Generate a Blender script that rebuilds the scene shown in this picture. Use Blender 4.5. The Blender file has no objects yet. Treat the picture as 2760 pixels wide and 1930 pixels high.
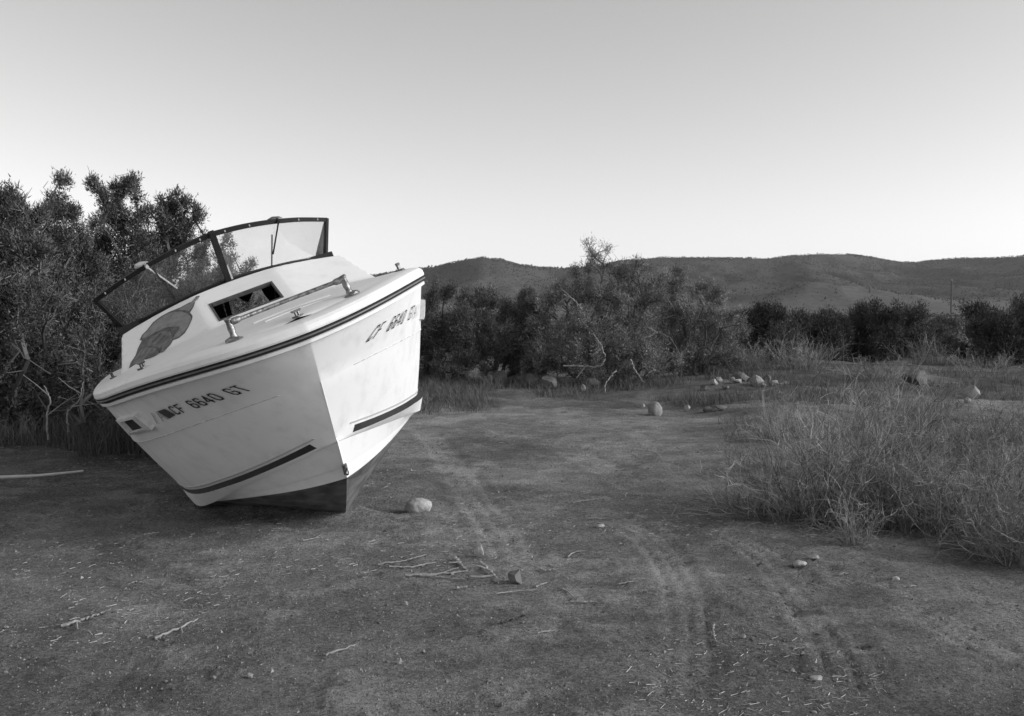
import bpy, bmesh, math, random
import numpy as np
from mathutils import Matrix, Vector

# ------------------------------------------------------------------ camera, sky, sun, exposure
scene = bpy.context.scene
CAM_H = 1.45                         # lens height above the dirt
PITCH = math.radians(2.645)          # looking slightly down
FPX, CX, CY = 2489.0, 1380.0, 965.0  # calibrated focal length and centre of the 2760 x 1930 frame
cam_data = bpy.data.cameras.new('camera')
cam_data.sensor_width = 36.0
cam_data.lens = FPX/2760.0*36.0
cam_data.clip_start = 0.05
cam_data.clip_end = 20000.0
camera = bpy.data.objects.new('camera', cam_data)
scene.collection.objects.link(camera)
camera.location = (0, 0, CAM_H)
camera.rotation_euler = (math.radians(90)-PITCH, 0, 0)
scene.camera = camera

SUN_EL, SUN_AZ = math.radians(23.0), math.radians(96.0)   # azimuth clockwise from +Y: low in the right, a little behind the lens
sun_dir = Vector((math.sin(SUN_AZ)*math.cos(SUN_EL), math.cos(SUN_AZ)*math.cos(SUN_EL), math.sin(SUN_EL)))
sun_data = bpy.data.lights.new('sun', 'SUN')
sun_data.energy = 2.7
sun_data.angle = math.radians(30)    # sun veiled by thin high cloud
sun_data.color = (1.0, 1.0, 1.0)     # black and white film
sun = bpy.data.objects.new('sun', sun_data)
scene.collection.objects.link(sun)
sun.rotation_euler = (-sun_dir).to_track_quat('-Z', 'Y').to_euler()

world = bpy.data.worlds.new('World'); scene.world = world
world.use_nodes = True
wt = world.node_tree; wt.nodes.clear()
w_out = wt.nodes.new('ShaderNodeOutputWorld'); w_bg = wt.nodes.new('ShaderNodeBackground')
w_sky = wt.nodes.new('ShaderNodeTexSky'); w_bw = wt.nodes.new('ShaderNodeRGBToBW')
w_sky.sky_type = 'NISHITA'; w_sky.sun_disc = False
w_sky.sun_elevation = SUN_EL; w_sky.sun_rotation = SUN_AZ
w_sky.air_density = 1.35; w_sky.dust_density = 0.3; w_sky.ozone_density = 1.0
w_bg.inputs['Strength'].default_value = 0.14
wt.links.new(w_sky.outputs[0], w_bw.inputs[0]); wt.links.new(w_bw.outputs[0], w_bg.inputs['Color']); wt.links.new(w_bg.outputs[0], w_out.inputs[0])

vs = scene.view_settings
vs.view_transform = 'Standard'; vs.look = 'None'; vs.exposure = 0.36; vs.gamma = 1.0; vs.use_curve_mapping = False

# ------------------------------------------------------------------ helpers
rng = np.random.default_rng(7)
ST, CT = math.sin(PITCH), math.cos(PITCH)
def at(px, py, Y):
    """point on the line of sight of a photo pixel at depth Y in front of the lens"""
    a, b = (px-CX)/FPX, (py-CY)/FPX
    dx, dy, dz = a, CT-b*ST, -ST-b*CT
    s = Y/dy
    return np.array([dx*s, Y, CAM_H+dz*s])
def on_ground(px, py):
    a, b = (px-CX)/FPX, (py-CY)/FPX
    dx, dy, dz = a, CT-b*ST, -ST-b*CT
    s = -CAM_H/dz
    return np.array([dx*s, dy*s])

def tag(o, label=None, category=None, group=None, kind=None):
    if label: o['label'] = label
    if category: o['category'] = category
    if group: o['group'] = group
    if kind: o['kind'] = kind
    return o
def empty(name, loc=(0,0,0)):
    o = bpy.data.objects.new(name, None); o.empty_display_size = .2
    scene.collection.objects.link(o); o.location = tuple(loc)
    return o
def link_mesh(name, me, mats, parent=None):
    o = bpy.data.objects.new(name, me); scene.collection.objects.link(o)
    for m in (mats if isinstance(mats, (list, tuple)) else [mats]): me.materials.append(m)
    if parent: o.parent = parent
    return o
def mesh_fast(name, V, F, mats, parent=None, smooth=False, attr=None, midx=None):
    """V (n,3) vertices; F (m,k) faces all of one size k"""
    V = np.ascontiguousarray(V, dtype=np.float32); F = np.ascontiguousarray(F, dtype=np.int32)
    me = bpy.data.meshes.new(name); n, (m, k) = len(V), F.shape
    me.vertices.add(n); me.vertices.foreach_set('co', V.ravel())
    me.loops.add(m*k); me.loops.foreach_set('vertex_index', F.ravel())
    me.polygons.add(m); me.polygons.foreach_set('loop_start', np.arange(0, m*k, k, dtype=np.int32))
    me.polygons.foreach_set('loop_total', np.full(m, k, dtype=np.int32))
    if midx is not None: me.polygons.foreach_set('material_index', np.asarray(midx, dtype=np.int32))
    me.polygons.foreach_set('use_smooth', np.full(m, bool(smooth)))
    for an, av in (attr or {}).items():
        a = me.attributes.new(an, 'FLOAT', 'POINT'); a.data.foreach_set('value', np.asarray(av, dtype=np.float32))
    me.update(calc_edges=True)
    return link_mesh(name, me, mats, parent)
def mesh_poly(name, V, F, mats, parent=None, smooth=False, angle=None):
    me = bpy.data.meshes.new(name); me.from_pydata([tuple(map(float, v)) for v in V], [], [tuple(map(int, f)) for f in F])
    me.validate(); me.update()
    if smooth:
        me.polygons.foreach_set('use_smooth', np.full(len(me.polygons), True))
        if angle: me.set_sharp_from_angle(angle=math.radians(angle))
    return link_mesh(name, me, mats, parent)

class Shape:
    """collects boxes, tubes and prisms that make up one part"""
    def __init__(s): s.v, s.f = [], []
    def add(s, V, F):
        n = len(s.v); s.v += [tuple(map(float, p)) for p in V]; s.f += [tuple(int(i)+n for i in q) for q in F]
    def box(s, c, size, axes=None):
        c = np.array(c, float); A = np.eye(3) if axes is None else np.array(axes, float); h = np.array(size, float)/2
        V = [c+A[0]*h[0]*a+A[1]*h[1]*b+A[2]*h[2]*d for a in (-1,1) for b in (-1,1) for d in (-1,1)]
        s.add(V, [(0,1,3,2),(4,6,7,5),(0,4,5,1),(2,3,7,6),(0,2,6,4),(1,5,7,3)])
    def bar(s, p, q, w, h, up=(0,0,1)):
        p, q = np.array(p, float), np.array(q, float); d = q-p; L = np.linalg.norm(d); d = d/L
        a = np.cross(d, up); a = a/np.linalg.norm(a); b = np.cross(a, d)
        s.box((p+q)/2, (L, w, h), (d, a, b))
    def tube(s, pts, rad, n=8, cap=True):
        pts = np.array(pts, float); rad = np.broadcast_to(np.array(rad, float), (len(pts),))
        T = np.gradient(pts, axis=0); T /= np.linalg.norm(T, axis=1)[:,None]+1e-12
        ref = np.array([0,0,1.]) if abs(T[0][2]) < .9 else np.array([1.,0,0])
        V = []
        for p, t, r in zip(pts, T, rad):
            a = np.cross(t, ref); a /= np.linalg.norm(a); b = np.cross(t, a)
            for k in range(n):
                w = 2*math.pi*k/n; V.append(p+r*(math.cos(w)*a+math.sin(w)*b))
        F = [(i*n+k, i*n+(k+1)%n, (i+1)*n+(k+1)%n, (i+1)*n+k) for i in range(len(pts)-1) for k in range(n)]
        if cap: F += [tuple(range(n))[::-1], tuple(range((len(pts)-1)*n, len(pts)*n))]
        s.add(V, F)
    def prism(s, poly, off):
        """polygon (list of 3-D points) given a thickness vector"""
        P = np.array(poly, float); n = len(P); o = np.array(off, float)
        s.add(np.vstack([P, P+o]), [tuple(range(n))[::-1], tuple(range(n, 2*n))]+[(i, (i+1)%n, n+(i+1)%n, n+i) for i in range(n)])
    def build(s, name, mat, parent=None, smooth=False, angle=40):
        return mesh_poly(name, s.v, s.f, mat, parent, smooth, angle)

# --- value noise for the terrain
def _hash(ix, iy, seed):
    h = (ix.astype(np.int64)*374761393 + iy.astype(np.int64)*668265263 + seed*982451653) & 0xffffffff
    h = ((h ^ (h >> 13))*1274126177) & 0xffffffff
    return ((h ^ (h >> 16)) & 0xffffff)/float(0xffffff)
def vnoise(x, y, seed=0):
    x0, y0 = np.floor(x), np.floor(y); fx, fy = x-x0, y-y0
    fx = fx*fx*fx*(fx*(fx*6-15)+10); fy = fy*fy*fy*(fy*(fy*6-15)+10)
    a, b, c, d = _hash(x0,y0,seed), _hash(x0+1,y0,seed), _hash(x0,y0+1,seed), _hash(x0+1,y0+1,seed)
    return (a+(b-a)*fx)*(1-fy)+(c+(d-c)*fx)*fy
def fbm(x, y, octs, seed=0, gain=.5):
    t, a, n = 0, 1., 0
    for o in range(octs):
        t = t+a*(vnoise(x*2**o+17*o, y*2**o-31*o, seed+o)-.5); n += a; a *= gain
    return t/n*2
def sstep(a, b, x):
    t = np.clip((x-a)/(b-a), 0, 1); return t*t*(3-2*t)

# --- materials (greys only: the picture is black and white film)
def mat(name, col, rough=.6, metal=0., spec=.5, vary=0., scale=5., bump=0., bscale=40., attr=None, detail=5.):
    m = bpy.data.materials.new(name); m.use_nodes = True
    nt = m.node_tree; b = nt.nodes['Principled BSDF']
    b.inputs['Base Color'].default_value = (col, col, col, 1); b.inputs['Roughness'].default_value = rough
    b.inputs['Metallic'].default_value = metal; b.inputs['Specular IOR Level'].default_value = spec
    tc = nt.nodes.new('ShaderNodeTexCoord')
    val = None
    if vary:
        n = nt.nodes.new('ShaderNodeTexNoise'); n.inputs['Scale'].default_value = scale; n.inputs['Detail'].default_value = detail
        nt.links.new(tc.outputs['Object'], n.inputs['Vector'])
        r = nt.nodes.new('ShaderNodeMapRange')
        r.inputs['From Min'].default_value = .3; r.inputs['From Max'].default_value = .7
        r.inputs['To Min'].default_value = col*(1-vary); r.inputs['To Max'].default_value = col*(1+vary)
        nt.links.new(n.outputs['Fac'], r.inputs['Value']); val = r.outputs[0]
    if attr:
        a = nt.nodes.new('ShaderNodeAttribute'); a.attribute_name = attr
        mu = nt.nodes.new('ShaderNodeMath'); mu.operation = 'MULTIPLY'
        nt.links.new(a.outputs['Fac'], mu.inputs[0])
        if val is not None: nt.links.new(val, mu.inputs[1])
        else: mu.inputs[1].default_value = col
        val = mu.outputs[0]
    if val is not None: nt.links.new(val, b.inputs['Base Color'])
    if bump:
        n2 = nt.nodes.new('ShaderNodeTexNoise'); n2.inputs['Scale'].default_value = bscale; n2.inputs['Detail'].default_value = 6
        bp = nt.nodes.new('ShaderNodeBump'); bp.inputs['Strength'].default_value = bump; bp.inputs['Distance'].default_value = .02
        nt.links.new(tc.outputs['Object'], n2.inputs['Vector']); nt.links.new(n2.outputs['Fac'], bp.inputs['Height']); nt.links.new(bp.outputs[0], b.inputs['Normal'])
    return m

# ------------------------------------------------------------------ the ground
def polyline(pts, n=80):
    P = np.array(pts, float); d = np.r_[0, np.cumsum(np.linalg.norm(np.diff(P, axis=0), axis=1))]
    s = np.linspace(0, d[-1], n)
    Q = np.stack([np.interp(s, d, P[:,k]) for k in range(P.shape[1])], 1)
    for _ in range(int(n/10)): Q[1:-1] = .25*Q[:-2]+.5*Q[1:-1]+.25*Q[2:]
    return Q
# wheel tracks crossing the clearing: (points on the dirt, half width, strength)
TRACKS = [
 ([on_ground(*p) for p in [(1130,1150),(1180,1190),(1215,1240),(1262,1310),(1330,1400),(1385,1470),(1402,1540),(1398,1610)]], .17, 1.0),
 ([on_ground(*p) for p in [(1440,1170),(1500,1190),(1570,1225),(1640,1265),(1760,1330)]], .20, .9),
 ([on_ground(*p) for p in [(1620,1370),(1720,1440),(1795,1505),(1838,1570),(1858,1650),(1864,1750),(1860,1840),(1850,1930)]], .13, 1.0),
 ([on_ground(*p) for p in [(1900,1410),(2060,1500),(2150,1590),(2225,1685),(2300,1790),(2350,1930)]], .15, 1.0),
 ([on_ground(*p) for p in [(1500,1590),(1600,1660),(1720,1745),(1830,1840),(1900,1930)]], .12, .7),
 ([on_ground(*p) for p in [(2250,1560),(2400,1610),(2560,1690),(2760,1810)]], .13, .8),
 ([on_ground(*p) for p in [(560,1700),(420,1800),(300,1930)]], .14, .5),
 ([on_ground(*p) for p in [(1320,1120),(1500,1135),(1700,1160),(1850,1200)]], .25, .5),
]
BOAT_XY = np.array([-1.75, 7.6])
def ground_base(x, y):
    """broad lie of the land"""
    x, y = np.asarray(x, float), np.asarray(y, float)
    h = .07*fbm(x*.22+3, y*.22, 3, 11) + .03*fbm(x*.9, y*.9, 3, 12)
    flat = sstep(1.2, 3.6, np.hypot((x-BOAT_XY[0])/1.2, y-BOAT_XY[1]))
    h = h*(.12+.88*flat)
    near = sstep(0, 3, y)                                              # level where the photographer stands
    h = h*(.4+.6*near)
    edge = 13.2+.6*np.sin(x*.9)+.5*np.sin(x*.37+1)
    h = h + .13*sstep(0, 2.6, y-edge)*(1-.35*sstep(4, 16, y-edge))                               # low bank behind the clearing
    hum = sstep(1.6, 3.6, x-.04*y)*sstep(6.6, 10.5, y)*(1-sstep(22, 40, y))
    h = h + hum*(.10+.16*(fbm(x*.55+9, y*.55, 3, 21)))                              # hummocky ground on the right
    h = h + 1.6*fbm(x*.012, y*.012, 3, 31)*sstep(40, 160, np.hypot(x, y))
    return h
def track_field(x, y):
    dep = np.zeros_like(x); msk = np.zeros_like(x)
    for pts, hw, st in TRACKS:
        Q = polyline(pts, 90)
        sel = np.where((x > Q[:,0].min()-.5) & (x < Q[:,0].max()+.5) & (y > Q[:,1].min()-.5) & (y < Q[:,1].max()+.5))[0]
        if not len(sel): continue
        T = np.gradient(Q, axis=0); T /= np.linalg.norm(T, axis=1)[:,None]
        for c in np.array_split(sel, max(1, len(sel)//40000)):
            dx = x[c][:,None]-Q[None,:,0]; dy = y[c][:,None]-Q[None,:,1]
            i = (dx*dx+dy*dy).argmin(1); k = np.arange(len(c))
            lat = dx[k,i]*-T[i,1]+dy[k,i]*T[i,0]; lon = dx[k,i]*T[i,0]+dy[k,i]*T[i,1]
            ends = np.where((i == 0) | (i == len(Q)-1), np.abs(lon), 0)
            r = np.hypot(lat, ends)
            run = i/len(Q); fade = sstep(0, .12, run)*(1-sstep(.86, 1, run))*(.55+.45*vnoise(run*9+hw*50, run*0+hw*31, 77))
            brk = .4+.6*sstep(.30, .62, vnoise(x[c]*3.2+hw*40, y[c]*3.2, 79)*.65+vnoise(x[c]*14, y[c]*14, 80)*.35); fade = fade*brk
            inn = 1-sstep(hw*.85, hw*1.1, r)
            ridge = np.exp(-((r-hw*1.2)/.035)**2)
            tread = .35-1.4*np.clip(np.cos(lat/hw*math.pi*3.1+.6*vnoise(x[c]*9, y[c]*9, 81)), 0, 1)**3
            lug = .45*np.sin(run*len(Q)*1.35+np.sign(lat)*1.2+3*vnoise(run*30, run*0, 78))
            d = st*fade*(-.010*inn+.008*ridge+inn*.0125*tread*(1+lug))
            dep[c] += d; msk[c] = np.maximum(msk[c], st*fade*inn)
    return dep, msk
def ground_z(x, y): return ground_base(x, y)

def surface(x, y):
    """height of the dirt with ruts, clods and crust; also the rut mask"""
    z = ground_base(x, y)
    d, m = track_field(x, y)
    near = 1-sstep(14, 30, y)
    rough = (1-.75*np.clip(m, 0, 1))*near
    z = z + d + rough*(.009*fbm(x*2.6, y*2.6, 3, 41)+.004*fbm(x*17+y*5, y*17-x*6, 3, 42, .7))
    clod = sstep(.34, .46, fbm(x*9+4, y*12, 4, 44, .65))
    crust = sstep(.12, .20, fbm(x*2.2+8, y*3.4, 5, 45, .62))
    z = z + rough*(.006*clod+.010*crust)
    # windblown soil banked against the keel and the lee chine
    ax_, ay_ = -1.12, 6.60; bx_, by_ = -2.62, 7.02; tt = np.clip(((x-ax_)*(bx_-ax_)+(y-ay_)*(by_-ay_))/((bx_-ax_)**2+(by_-ay_)**2), 0, 1)
    b = np.exp(-(((x-ax_-(bx_-ax_)*tt)**2+(y-ay_-(by_-ay_)*tt)**2)/.17**2)); z = z+.060*b*(.35+1.0*vnoise(x*7, y*7, 5))+.012*b*fbm(x*30, y*30, 2, 47)
    return z, m, near, crust
def GROUND_Z(x, y): return surface(np.asarray(x, float), np.asarray(y, float))[0]

def build_ground():
    nr, nc = 460, 460
    s = np.linspace(0, 1, nr)
    ys = -6+ 6.2*sstep(0,1,np.clip(s/.06,0,1))*0 + np.where(s < .06, s/.06*8.6, 0)
    k = np.clip((s-.06)/.94, 0, 1)
    # depth rows: fine near the lens, wider and wider towards the horizon
    far = 2.6*np.exp(k*math.log(15/2.6)/.62)
    ys = np.where(s < .06, -6+s/.06*8.6, far)
    kk = k > .62
    ys = np.where(kk, 15*np.exp(((k-.62)/.38)**1.25*math.log(1200/15)), ys)
    w = np.linspace(-1, 1, nc); wx = np.where(np.abs(w) < .8, w/.8*.66, np.sign(w)*(.66+((np.abs(w)-.8)/.2)**2*1.8))
    X = wx[None,:]*(np.maximum(ys, 0)[:,None]+1.6); Y = np.repeat(ys[:,None], nc, 1)
    o_ = np.clip((np.abs(w)-.94)/.06, 0, 1)**2; X = X*(1-o_)+np.sign(w)*np.maximum(3500*o_, np.abs(X))*o_   # run out to the horizon on both sides
    Y[0] = -1500; Y[1] = -300; Y[2] = -60; Y[3] = -15
    x, y = X.ravel(), Y.ravel()
    z, m, near, crust = surface(x, y)
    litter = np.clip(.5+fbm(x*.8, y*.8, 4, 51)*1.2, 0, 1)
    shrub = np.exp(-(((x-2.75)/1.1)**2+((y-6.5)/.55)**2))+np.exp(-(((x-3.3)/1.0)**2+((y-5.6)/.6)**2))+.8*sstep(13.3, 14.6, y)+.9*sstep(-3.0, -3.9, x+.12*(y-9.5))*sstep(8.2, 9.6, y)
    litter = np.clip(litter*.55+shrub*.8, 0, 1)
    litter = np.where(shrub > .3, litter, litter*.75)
    i = np.arange(nr*nc).reshape(nr, nc)
    F = np.stack([i[:-1,:-1], i[:-1,1:], i[1:,1:], i[1:,:-1]], -1).reshape(-1, 4)
    m_ = mat('desert_dirt', .19, .95, spec=.15)
    nt = m_.node_tree; bs = nt.nodes['Principled BSDF']; L = nt.links; N = nt.nodes.new
    tc = N('ShaderNodeTexCoord')
    def noise(scale, detail=4., dist=0., rough_=.6):
        n = N('ShaderNodeTexNoise'); n.inputs['Scale'].default_value = scale; n.inputs['Detail'].default_value = detail
        n.inputs['Distortion'].default_value = dist; n.inputs['Roughness'].default_value = rough_
        L.new(tc.outputs['Object'], n.inputs['Vector']); return n.outputs['Fac']
    def rngmap(sock, a, b, c, d):
        r = N('ShaderNodeMapRange'); r.inputs['From Min'].default_value = a; r.inputs['From Max'].default_value = b
        r.inputs['To Min'].default_value = c; r.inputs['To Max'].default_value = d; L.new(sock, r.inputs['Value']); return r.outputs[0]
    def mul(a, b):
        q = N('ShaderNodeMath'); q.operation = 'MULTIPLY'; L.new(a, q.inputs[0]); L.new(b, q.inputs[1]); return q.outputs[0]
    at_t = N('ShaderNodeAttribute'); at_t.attribute_name = 'track'
    at_l = N('ShaderNodeAttribute'); at_l.attribute_name = 'litter'
    big = rngmap(noise(.55, 12, .6, .74), .37, .63, .60, 1.42)
    mid = rngmap(noise(3.1, 12, .5, .78), .34, .66, .70, 1.32)
    fine = rngmap(noise(42, 6, 0, .8), .32, .68, .42, 1.62)
    grit = rngmap(noise(115, 4, 0, .85), .32, .68, .35, 1.7)
    vor = N('ShaderNodeTexVoronoi'); vor.inputs['Scale'].default_value = 55; L.new(tc.outputs['Object'], vor.inputs['Vector'])
    speck = rngmap(vor.outputs['Distance'], .10, .22, 1.75, 1.0)
    c = mul(mul(mul(mul(big, mid), fine), grit), speck)
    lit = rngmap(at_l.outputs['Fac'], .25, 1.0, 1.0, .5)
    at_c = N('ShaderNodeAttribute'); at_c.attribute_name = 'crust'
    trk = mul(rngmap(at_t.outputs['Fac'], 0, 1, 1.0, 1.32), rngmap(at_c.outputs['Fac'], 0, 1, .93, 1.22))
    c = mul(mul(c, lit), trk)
    base = rngmap(c, 0, 2, 0, .41)
    L.new(base, bs.inputs['Base Color'])
    bp = N('ShaderNodeBump'); bp.inputs['Strength'].default_value = 1.0; bp.inputs['Distance'].default_value = .04
    h = N('ShaderNodeMath'); h.operation = 'ADD'; L.new(noise(38, 9, 0, .8), h.inputs[0]); L.new(mul(speck, speck), h.inputs[1])
    L.new(h.outputs[0], bp.inputs['Height']); L.new(bp.outputs[0], bs.inputs['Normal'])
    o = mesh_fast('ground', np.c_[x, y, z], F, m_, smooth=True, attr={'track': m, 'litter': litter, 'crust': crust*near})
    o['kind'] = 'structure'
build_ground()

# ------------------------------------------------------------------ the mountains
RIDGE = np.array([(-9000,690),(-6000,720),(-4200,690),(-2800,735),(-1400,742),(-700,752),(-200,764),(300,778),(700,772),(900,757),(1030,738),(1100,727),(1178,718),(1257,699),(1304,693),(1351,700),(1398,714),(1453,720),
 (1512,724),(1570,721),(1610,716),(1668,704),(1727,699),(1782,694),(1884,695),(2000,696),(2062,698),(2122,691),(2193,685),(2290,686),(2346,694),(2420,707),
 (2465,708),(2514,701),(2570,697),(2660,696),(2760,690),(3000,680),(3400,690),(4100,705),(5500,680),(7500,715),(11000,700)], float)
def hill_height(u, D):
    """height at frame azimuth u (pixels) and distance D"""
    crest = 2300+260*np.sin(u*.0031+.6)+140*np.sin(u*.0083)
    top = (850-np.interp(u, RIDGE[:,0], RIDGE[:,1]))/FPX*crest
    x = (u-CX)/FPX*D
    r = (D-1050)/(crest-1050)
    prof = np.clip(r, 0, 1)**1.15
    rid = 1-np.abs(fbm(x*.0024+7, D*.0013, 4, 61))*1.6
    gul = np.abs(fbm(x*.0075+3, D*.0028, 4, 62, .55))
    h = top*prof*(1-(.36*(1-rid)*.9+.50*gul)*np.clip(1-prof**3, 0, 1)*1.0)
    foot = 20*np.exp(-((u-2160)/150)**2)*np.exp(-((D-1330)/190)**2)+14*np.exp(-((u-2390)/170)**2)*np.exp(-((D-1250)/160)**2)+16*np.exp(-((u-1860)/120)**2)*np.exp(-((D-1300)/170)**2)
    h = h+foot*(.7+.6*(1-np.abs(fbm(x*.006, D*.006, 4, 63))*2.2))
    back = np.clip(r-1, 0, None)
    h = h*(1-np.clip(back*1.6, 0, 1)) 
    return h, prof
def build_hills():
    u = np.r_[np.linspace(-9000, -500, 90)[:-1], np.linspace(-500, 3200, 330), np.linspace(3200, 11000, 80)[1:]]; Dr = np.r_[np.linspace(880, 2150, 110), np.linspace(2160, 2760, 40), np.linspace(2800, 3600, 10)]
    U, D = np.meshgrid(u, Dr)
    H, prof = hill_height(U, D)
    X = (U-CX)/FPX*D
    z = H+CAM_H-4*(1-sstep(900, 1050, D))
    nr, nc = D.shape; i = np.arange(nr*nc).reshape(nr, nc)
    F = np.stack([i[:-1,:-1], i[:-1,1:], i[1:,1:], i[1:,:-1]], -1).reshape(-1, 4)
    m_ = mat('hillside', .15, .95, spec=.1)
    nt = m_.node_tree; bs = nt.nodes['Principled BSDF']; L = nt.links; N = nt.nodes.new
    tc = N('ShaderNodeTexCoord')
    def nz(scale, a, b, c, d, det=6):
        n = N('ShaderNodeTexNoise'); n.inputs['Scale'].default_value = scale; n.inputs['Detail'].default_value = det; L.new(tc.outputs['Object'], n.inputs['Vector'])
        r = N('ShaderNodeMapRange'); L.new(n.outputs['Fac'], r.inputs['Value'])
        for q, v in zip(('From Min','From Max','To Min','To Max'), (a,b,c,d)): r.inputs[q].default_value = v
        return r.outputs[0]
    q = N('ShaderNodeMath'); q.operation = 'MULTIPLY'; L.new(nz(.006, .35, .65, .042, .074), q.inputs[0]); L.new(nz(.12, .3, .7, .65, 1.35), q.inputs[1])
    ab = N('ShaderNodeAttribute'); ab.attribute_name = 'bare'; q2 = N('ShaderNodeMath'); q2.operation = 'MULTIPLY_ADD'; L.new(ab.outputs['Fac'], q2.inputs[0]); q2.inputs[1].default_value = .085; L.new(q.outputs[0], q2.inputs[2])
    L.new(q2.outputs[0], bs.inputs['Base Color'])
    bare = np.exp(-((D-1250)/330)**2)*(.55+.9*fbm(X*.004, D*.004, 4, 64))
    o = mesh_fast('hills', np.c_[X.ravel(), D.ravel(), z.ravel()], F, m_, smooth=True, attr={'bare': np.clip(bare, 0, 1).ravel()}); o['kind'] = 'structure'
    # chaparral and small trees on the slopes, a far-off wood that reads as one mass
    n = 62000
    uu = rng.uniform(-100, 2900, n); dd = 1150+(rng.random(n)**.8)*1500
    nr_ = 7000
    uu = np.r_[uu, rng.uniform(950, 2900, nr_)]; cr = 2300+260*np.sin(uu[n:]*.0031+.6)+140*np.sin(uu[n:]*.0083)
    dd = np.r_[dd, cr+rng.normal(0, 18, nr_)]
    keep = fbm(uu*.02, dd*.01, 3, 71)+rng.normal(0, .35, len(uu))-.5*np.exp(-((dd-1250)/330)**2) > -.15
    uu, dd = uu[keep], dd[keep]; n = len(uu)
    hh, pf = hill_height(uu, dd)
    c = np.c_[(uu-CX)/FPX*dd, dd, hh+CAM_H]
    size = rng.uniform(.8, 1.7, n)*(1+.5*(rng.random(n) < .1)); tall = size*rng.uniform(.9, 1.9, n)
    a = rng.uniform(0, 6.28, n)
    ring = np.stack([np.stack([np.cos(a+k*1.571)*size, np.sin(a+k*1.571)*size, tall*.35], 1) for k in range(4)], 1)
    V = np.concatenate([c[:,None]+ring, (c+np.c_[rng.normal(0,.4,n),rng.normal(0,.4,n),tall*1.3])[:,None], (c-np.c_[0*size,0*size,size*.6])[:,None]], 1)
    f = np.array([(0,1,4),(1,2,4),(2,3,4),(3,0,4),])
    F = (np.arange(n)[:,None,None]*6+f[None]).reshape(-1, 3)
    so = mesh_fast('hillside_scrub', V.reshape(-1, 3), F, mat('scrub_far', .050, .9, spec=.1, vary=.4, scale=.02))
    tag(so, 'distant dark chaparral and small pines covering the mountain slopes', 'scrub', kind='stuff')
build_hills()
# ---- hull lines (boat frame: +X port, +Y aft, +Z up, origin at the stem head) ----
LINES = {  # y and z along each line as a polynomial of the half breadth x, and its greatest half breadth
 'gun':     ((-.0103,.0991,.3605,.3987),(.019,.001,.1049,-.0658),1.225),
 'knuckle': ((.2044,.3226,.3564,.3495),(-.2579,.0306,-.0292,-.0342),1.135),
 'stripe_t':((.4371,.6541,.3784,.2937),(-.5936,-.1886,.0085,.0400),.955),
 'stripe_b':((.474,.55,.3003,.2601),(-.6441,-.1497,.0078,.0487),.943),
 'chine':   ((.474,.8113,.2865,.2073),(-.6632,-.1906,-.0197,-.0557),.915),
 'paint':   ((.6688,.7046,.2991,.0723),(-.9391,-.0372,.2159,-.1207),.88),
}
LEN = 5.7
def line(k, y):
    """half breadth and height of hull line k at the stations y"""
    (a,b,c,d),(e,f,g,h),xm = LINES[k]
    xs = np.linspace(0,3,3000); raw = np.interp(y, a+b*xs+c*xs**2+d*xs**4, xs)
    p = {'gun':12.,'knuckle':10.}.get(k, 9.)
    x = raw/(1+(raw/xm)**p)**(1/p)
    x = x*(1-.03*np.clip((y-3.2)/2.5,0,1)**2)
    xx = np.minimum(x,1.12)
    z = e+f*xx+g*xx**2+h*xx**4 + .010*np.clip(y-2.4,0,None)
    if k in ('stripe_t','stripe_b','chine'): z = z-.022*np.clip((x-.7)/.25,0,1)
    return x, z
def skin(y, v, k0='gun', k1='knuckle'):
    """half breadth and height on the ruled panel between two hull lines"""
    a, b = LINES[k0][0][0], LINES[k1][0][0]; o = a+(b-a)*v
    t = np.clip((y-o)/(LEN-o), 0, 1)
    x0,z0 = line(k0,a+(LEN-a)*t); x1,z1 = line(k1,b+(LEN-b)*t)
    return x0+(x1-x0)*v, z0+(z1-z0)*v

# ------------------------------------------------------------------ the boat
BR = np.array([[0.8566591874, -0.3804780620, -0.3483840997], [-0.3763703882, 0.0009090157, -0.9264688363], [0.3528177539, 0.9247894993, -0.1424219592]])
BT = np.array([-1.1244861557, -0.1040347476, 5.1414249530])
C2W = np.array([[1,0,0],[0,-ST,CT],[0,-CT,-ST]])          # camera axes (right, down, forward) to world
B2W = C2W @ BR; BO = C2W @ BT + np.array([0,0,CAM_H])
BASE = np.array([0, 1.42, -1.335])                         # where the keel rests on the dirt
boat = empty('cabin_cruiser')
boat.matrix_world = Matrix.Translation(Vector(B2W @ BASE + BO)) @ Matrix(B2W.tolist()).to_4x4()
tag(boat, 'white cabin cruiser numbered CF 6640 GT leaning over on bare dirt', 'boat')
def bw(p): return B2W @ np.asarray(p, float) + BO
class BShape(Shape):
    """shape given in boat coordinates, stored relative to the boat's base"""
    def build(s, name, mat, parent=None, smooth=False, angle=40):
        s.v = [tuple(np.array(p)-BASE) for p in s.v]
        return Shape.build(s, name, mat, parent or boat, smooth, angle)

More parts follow.
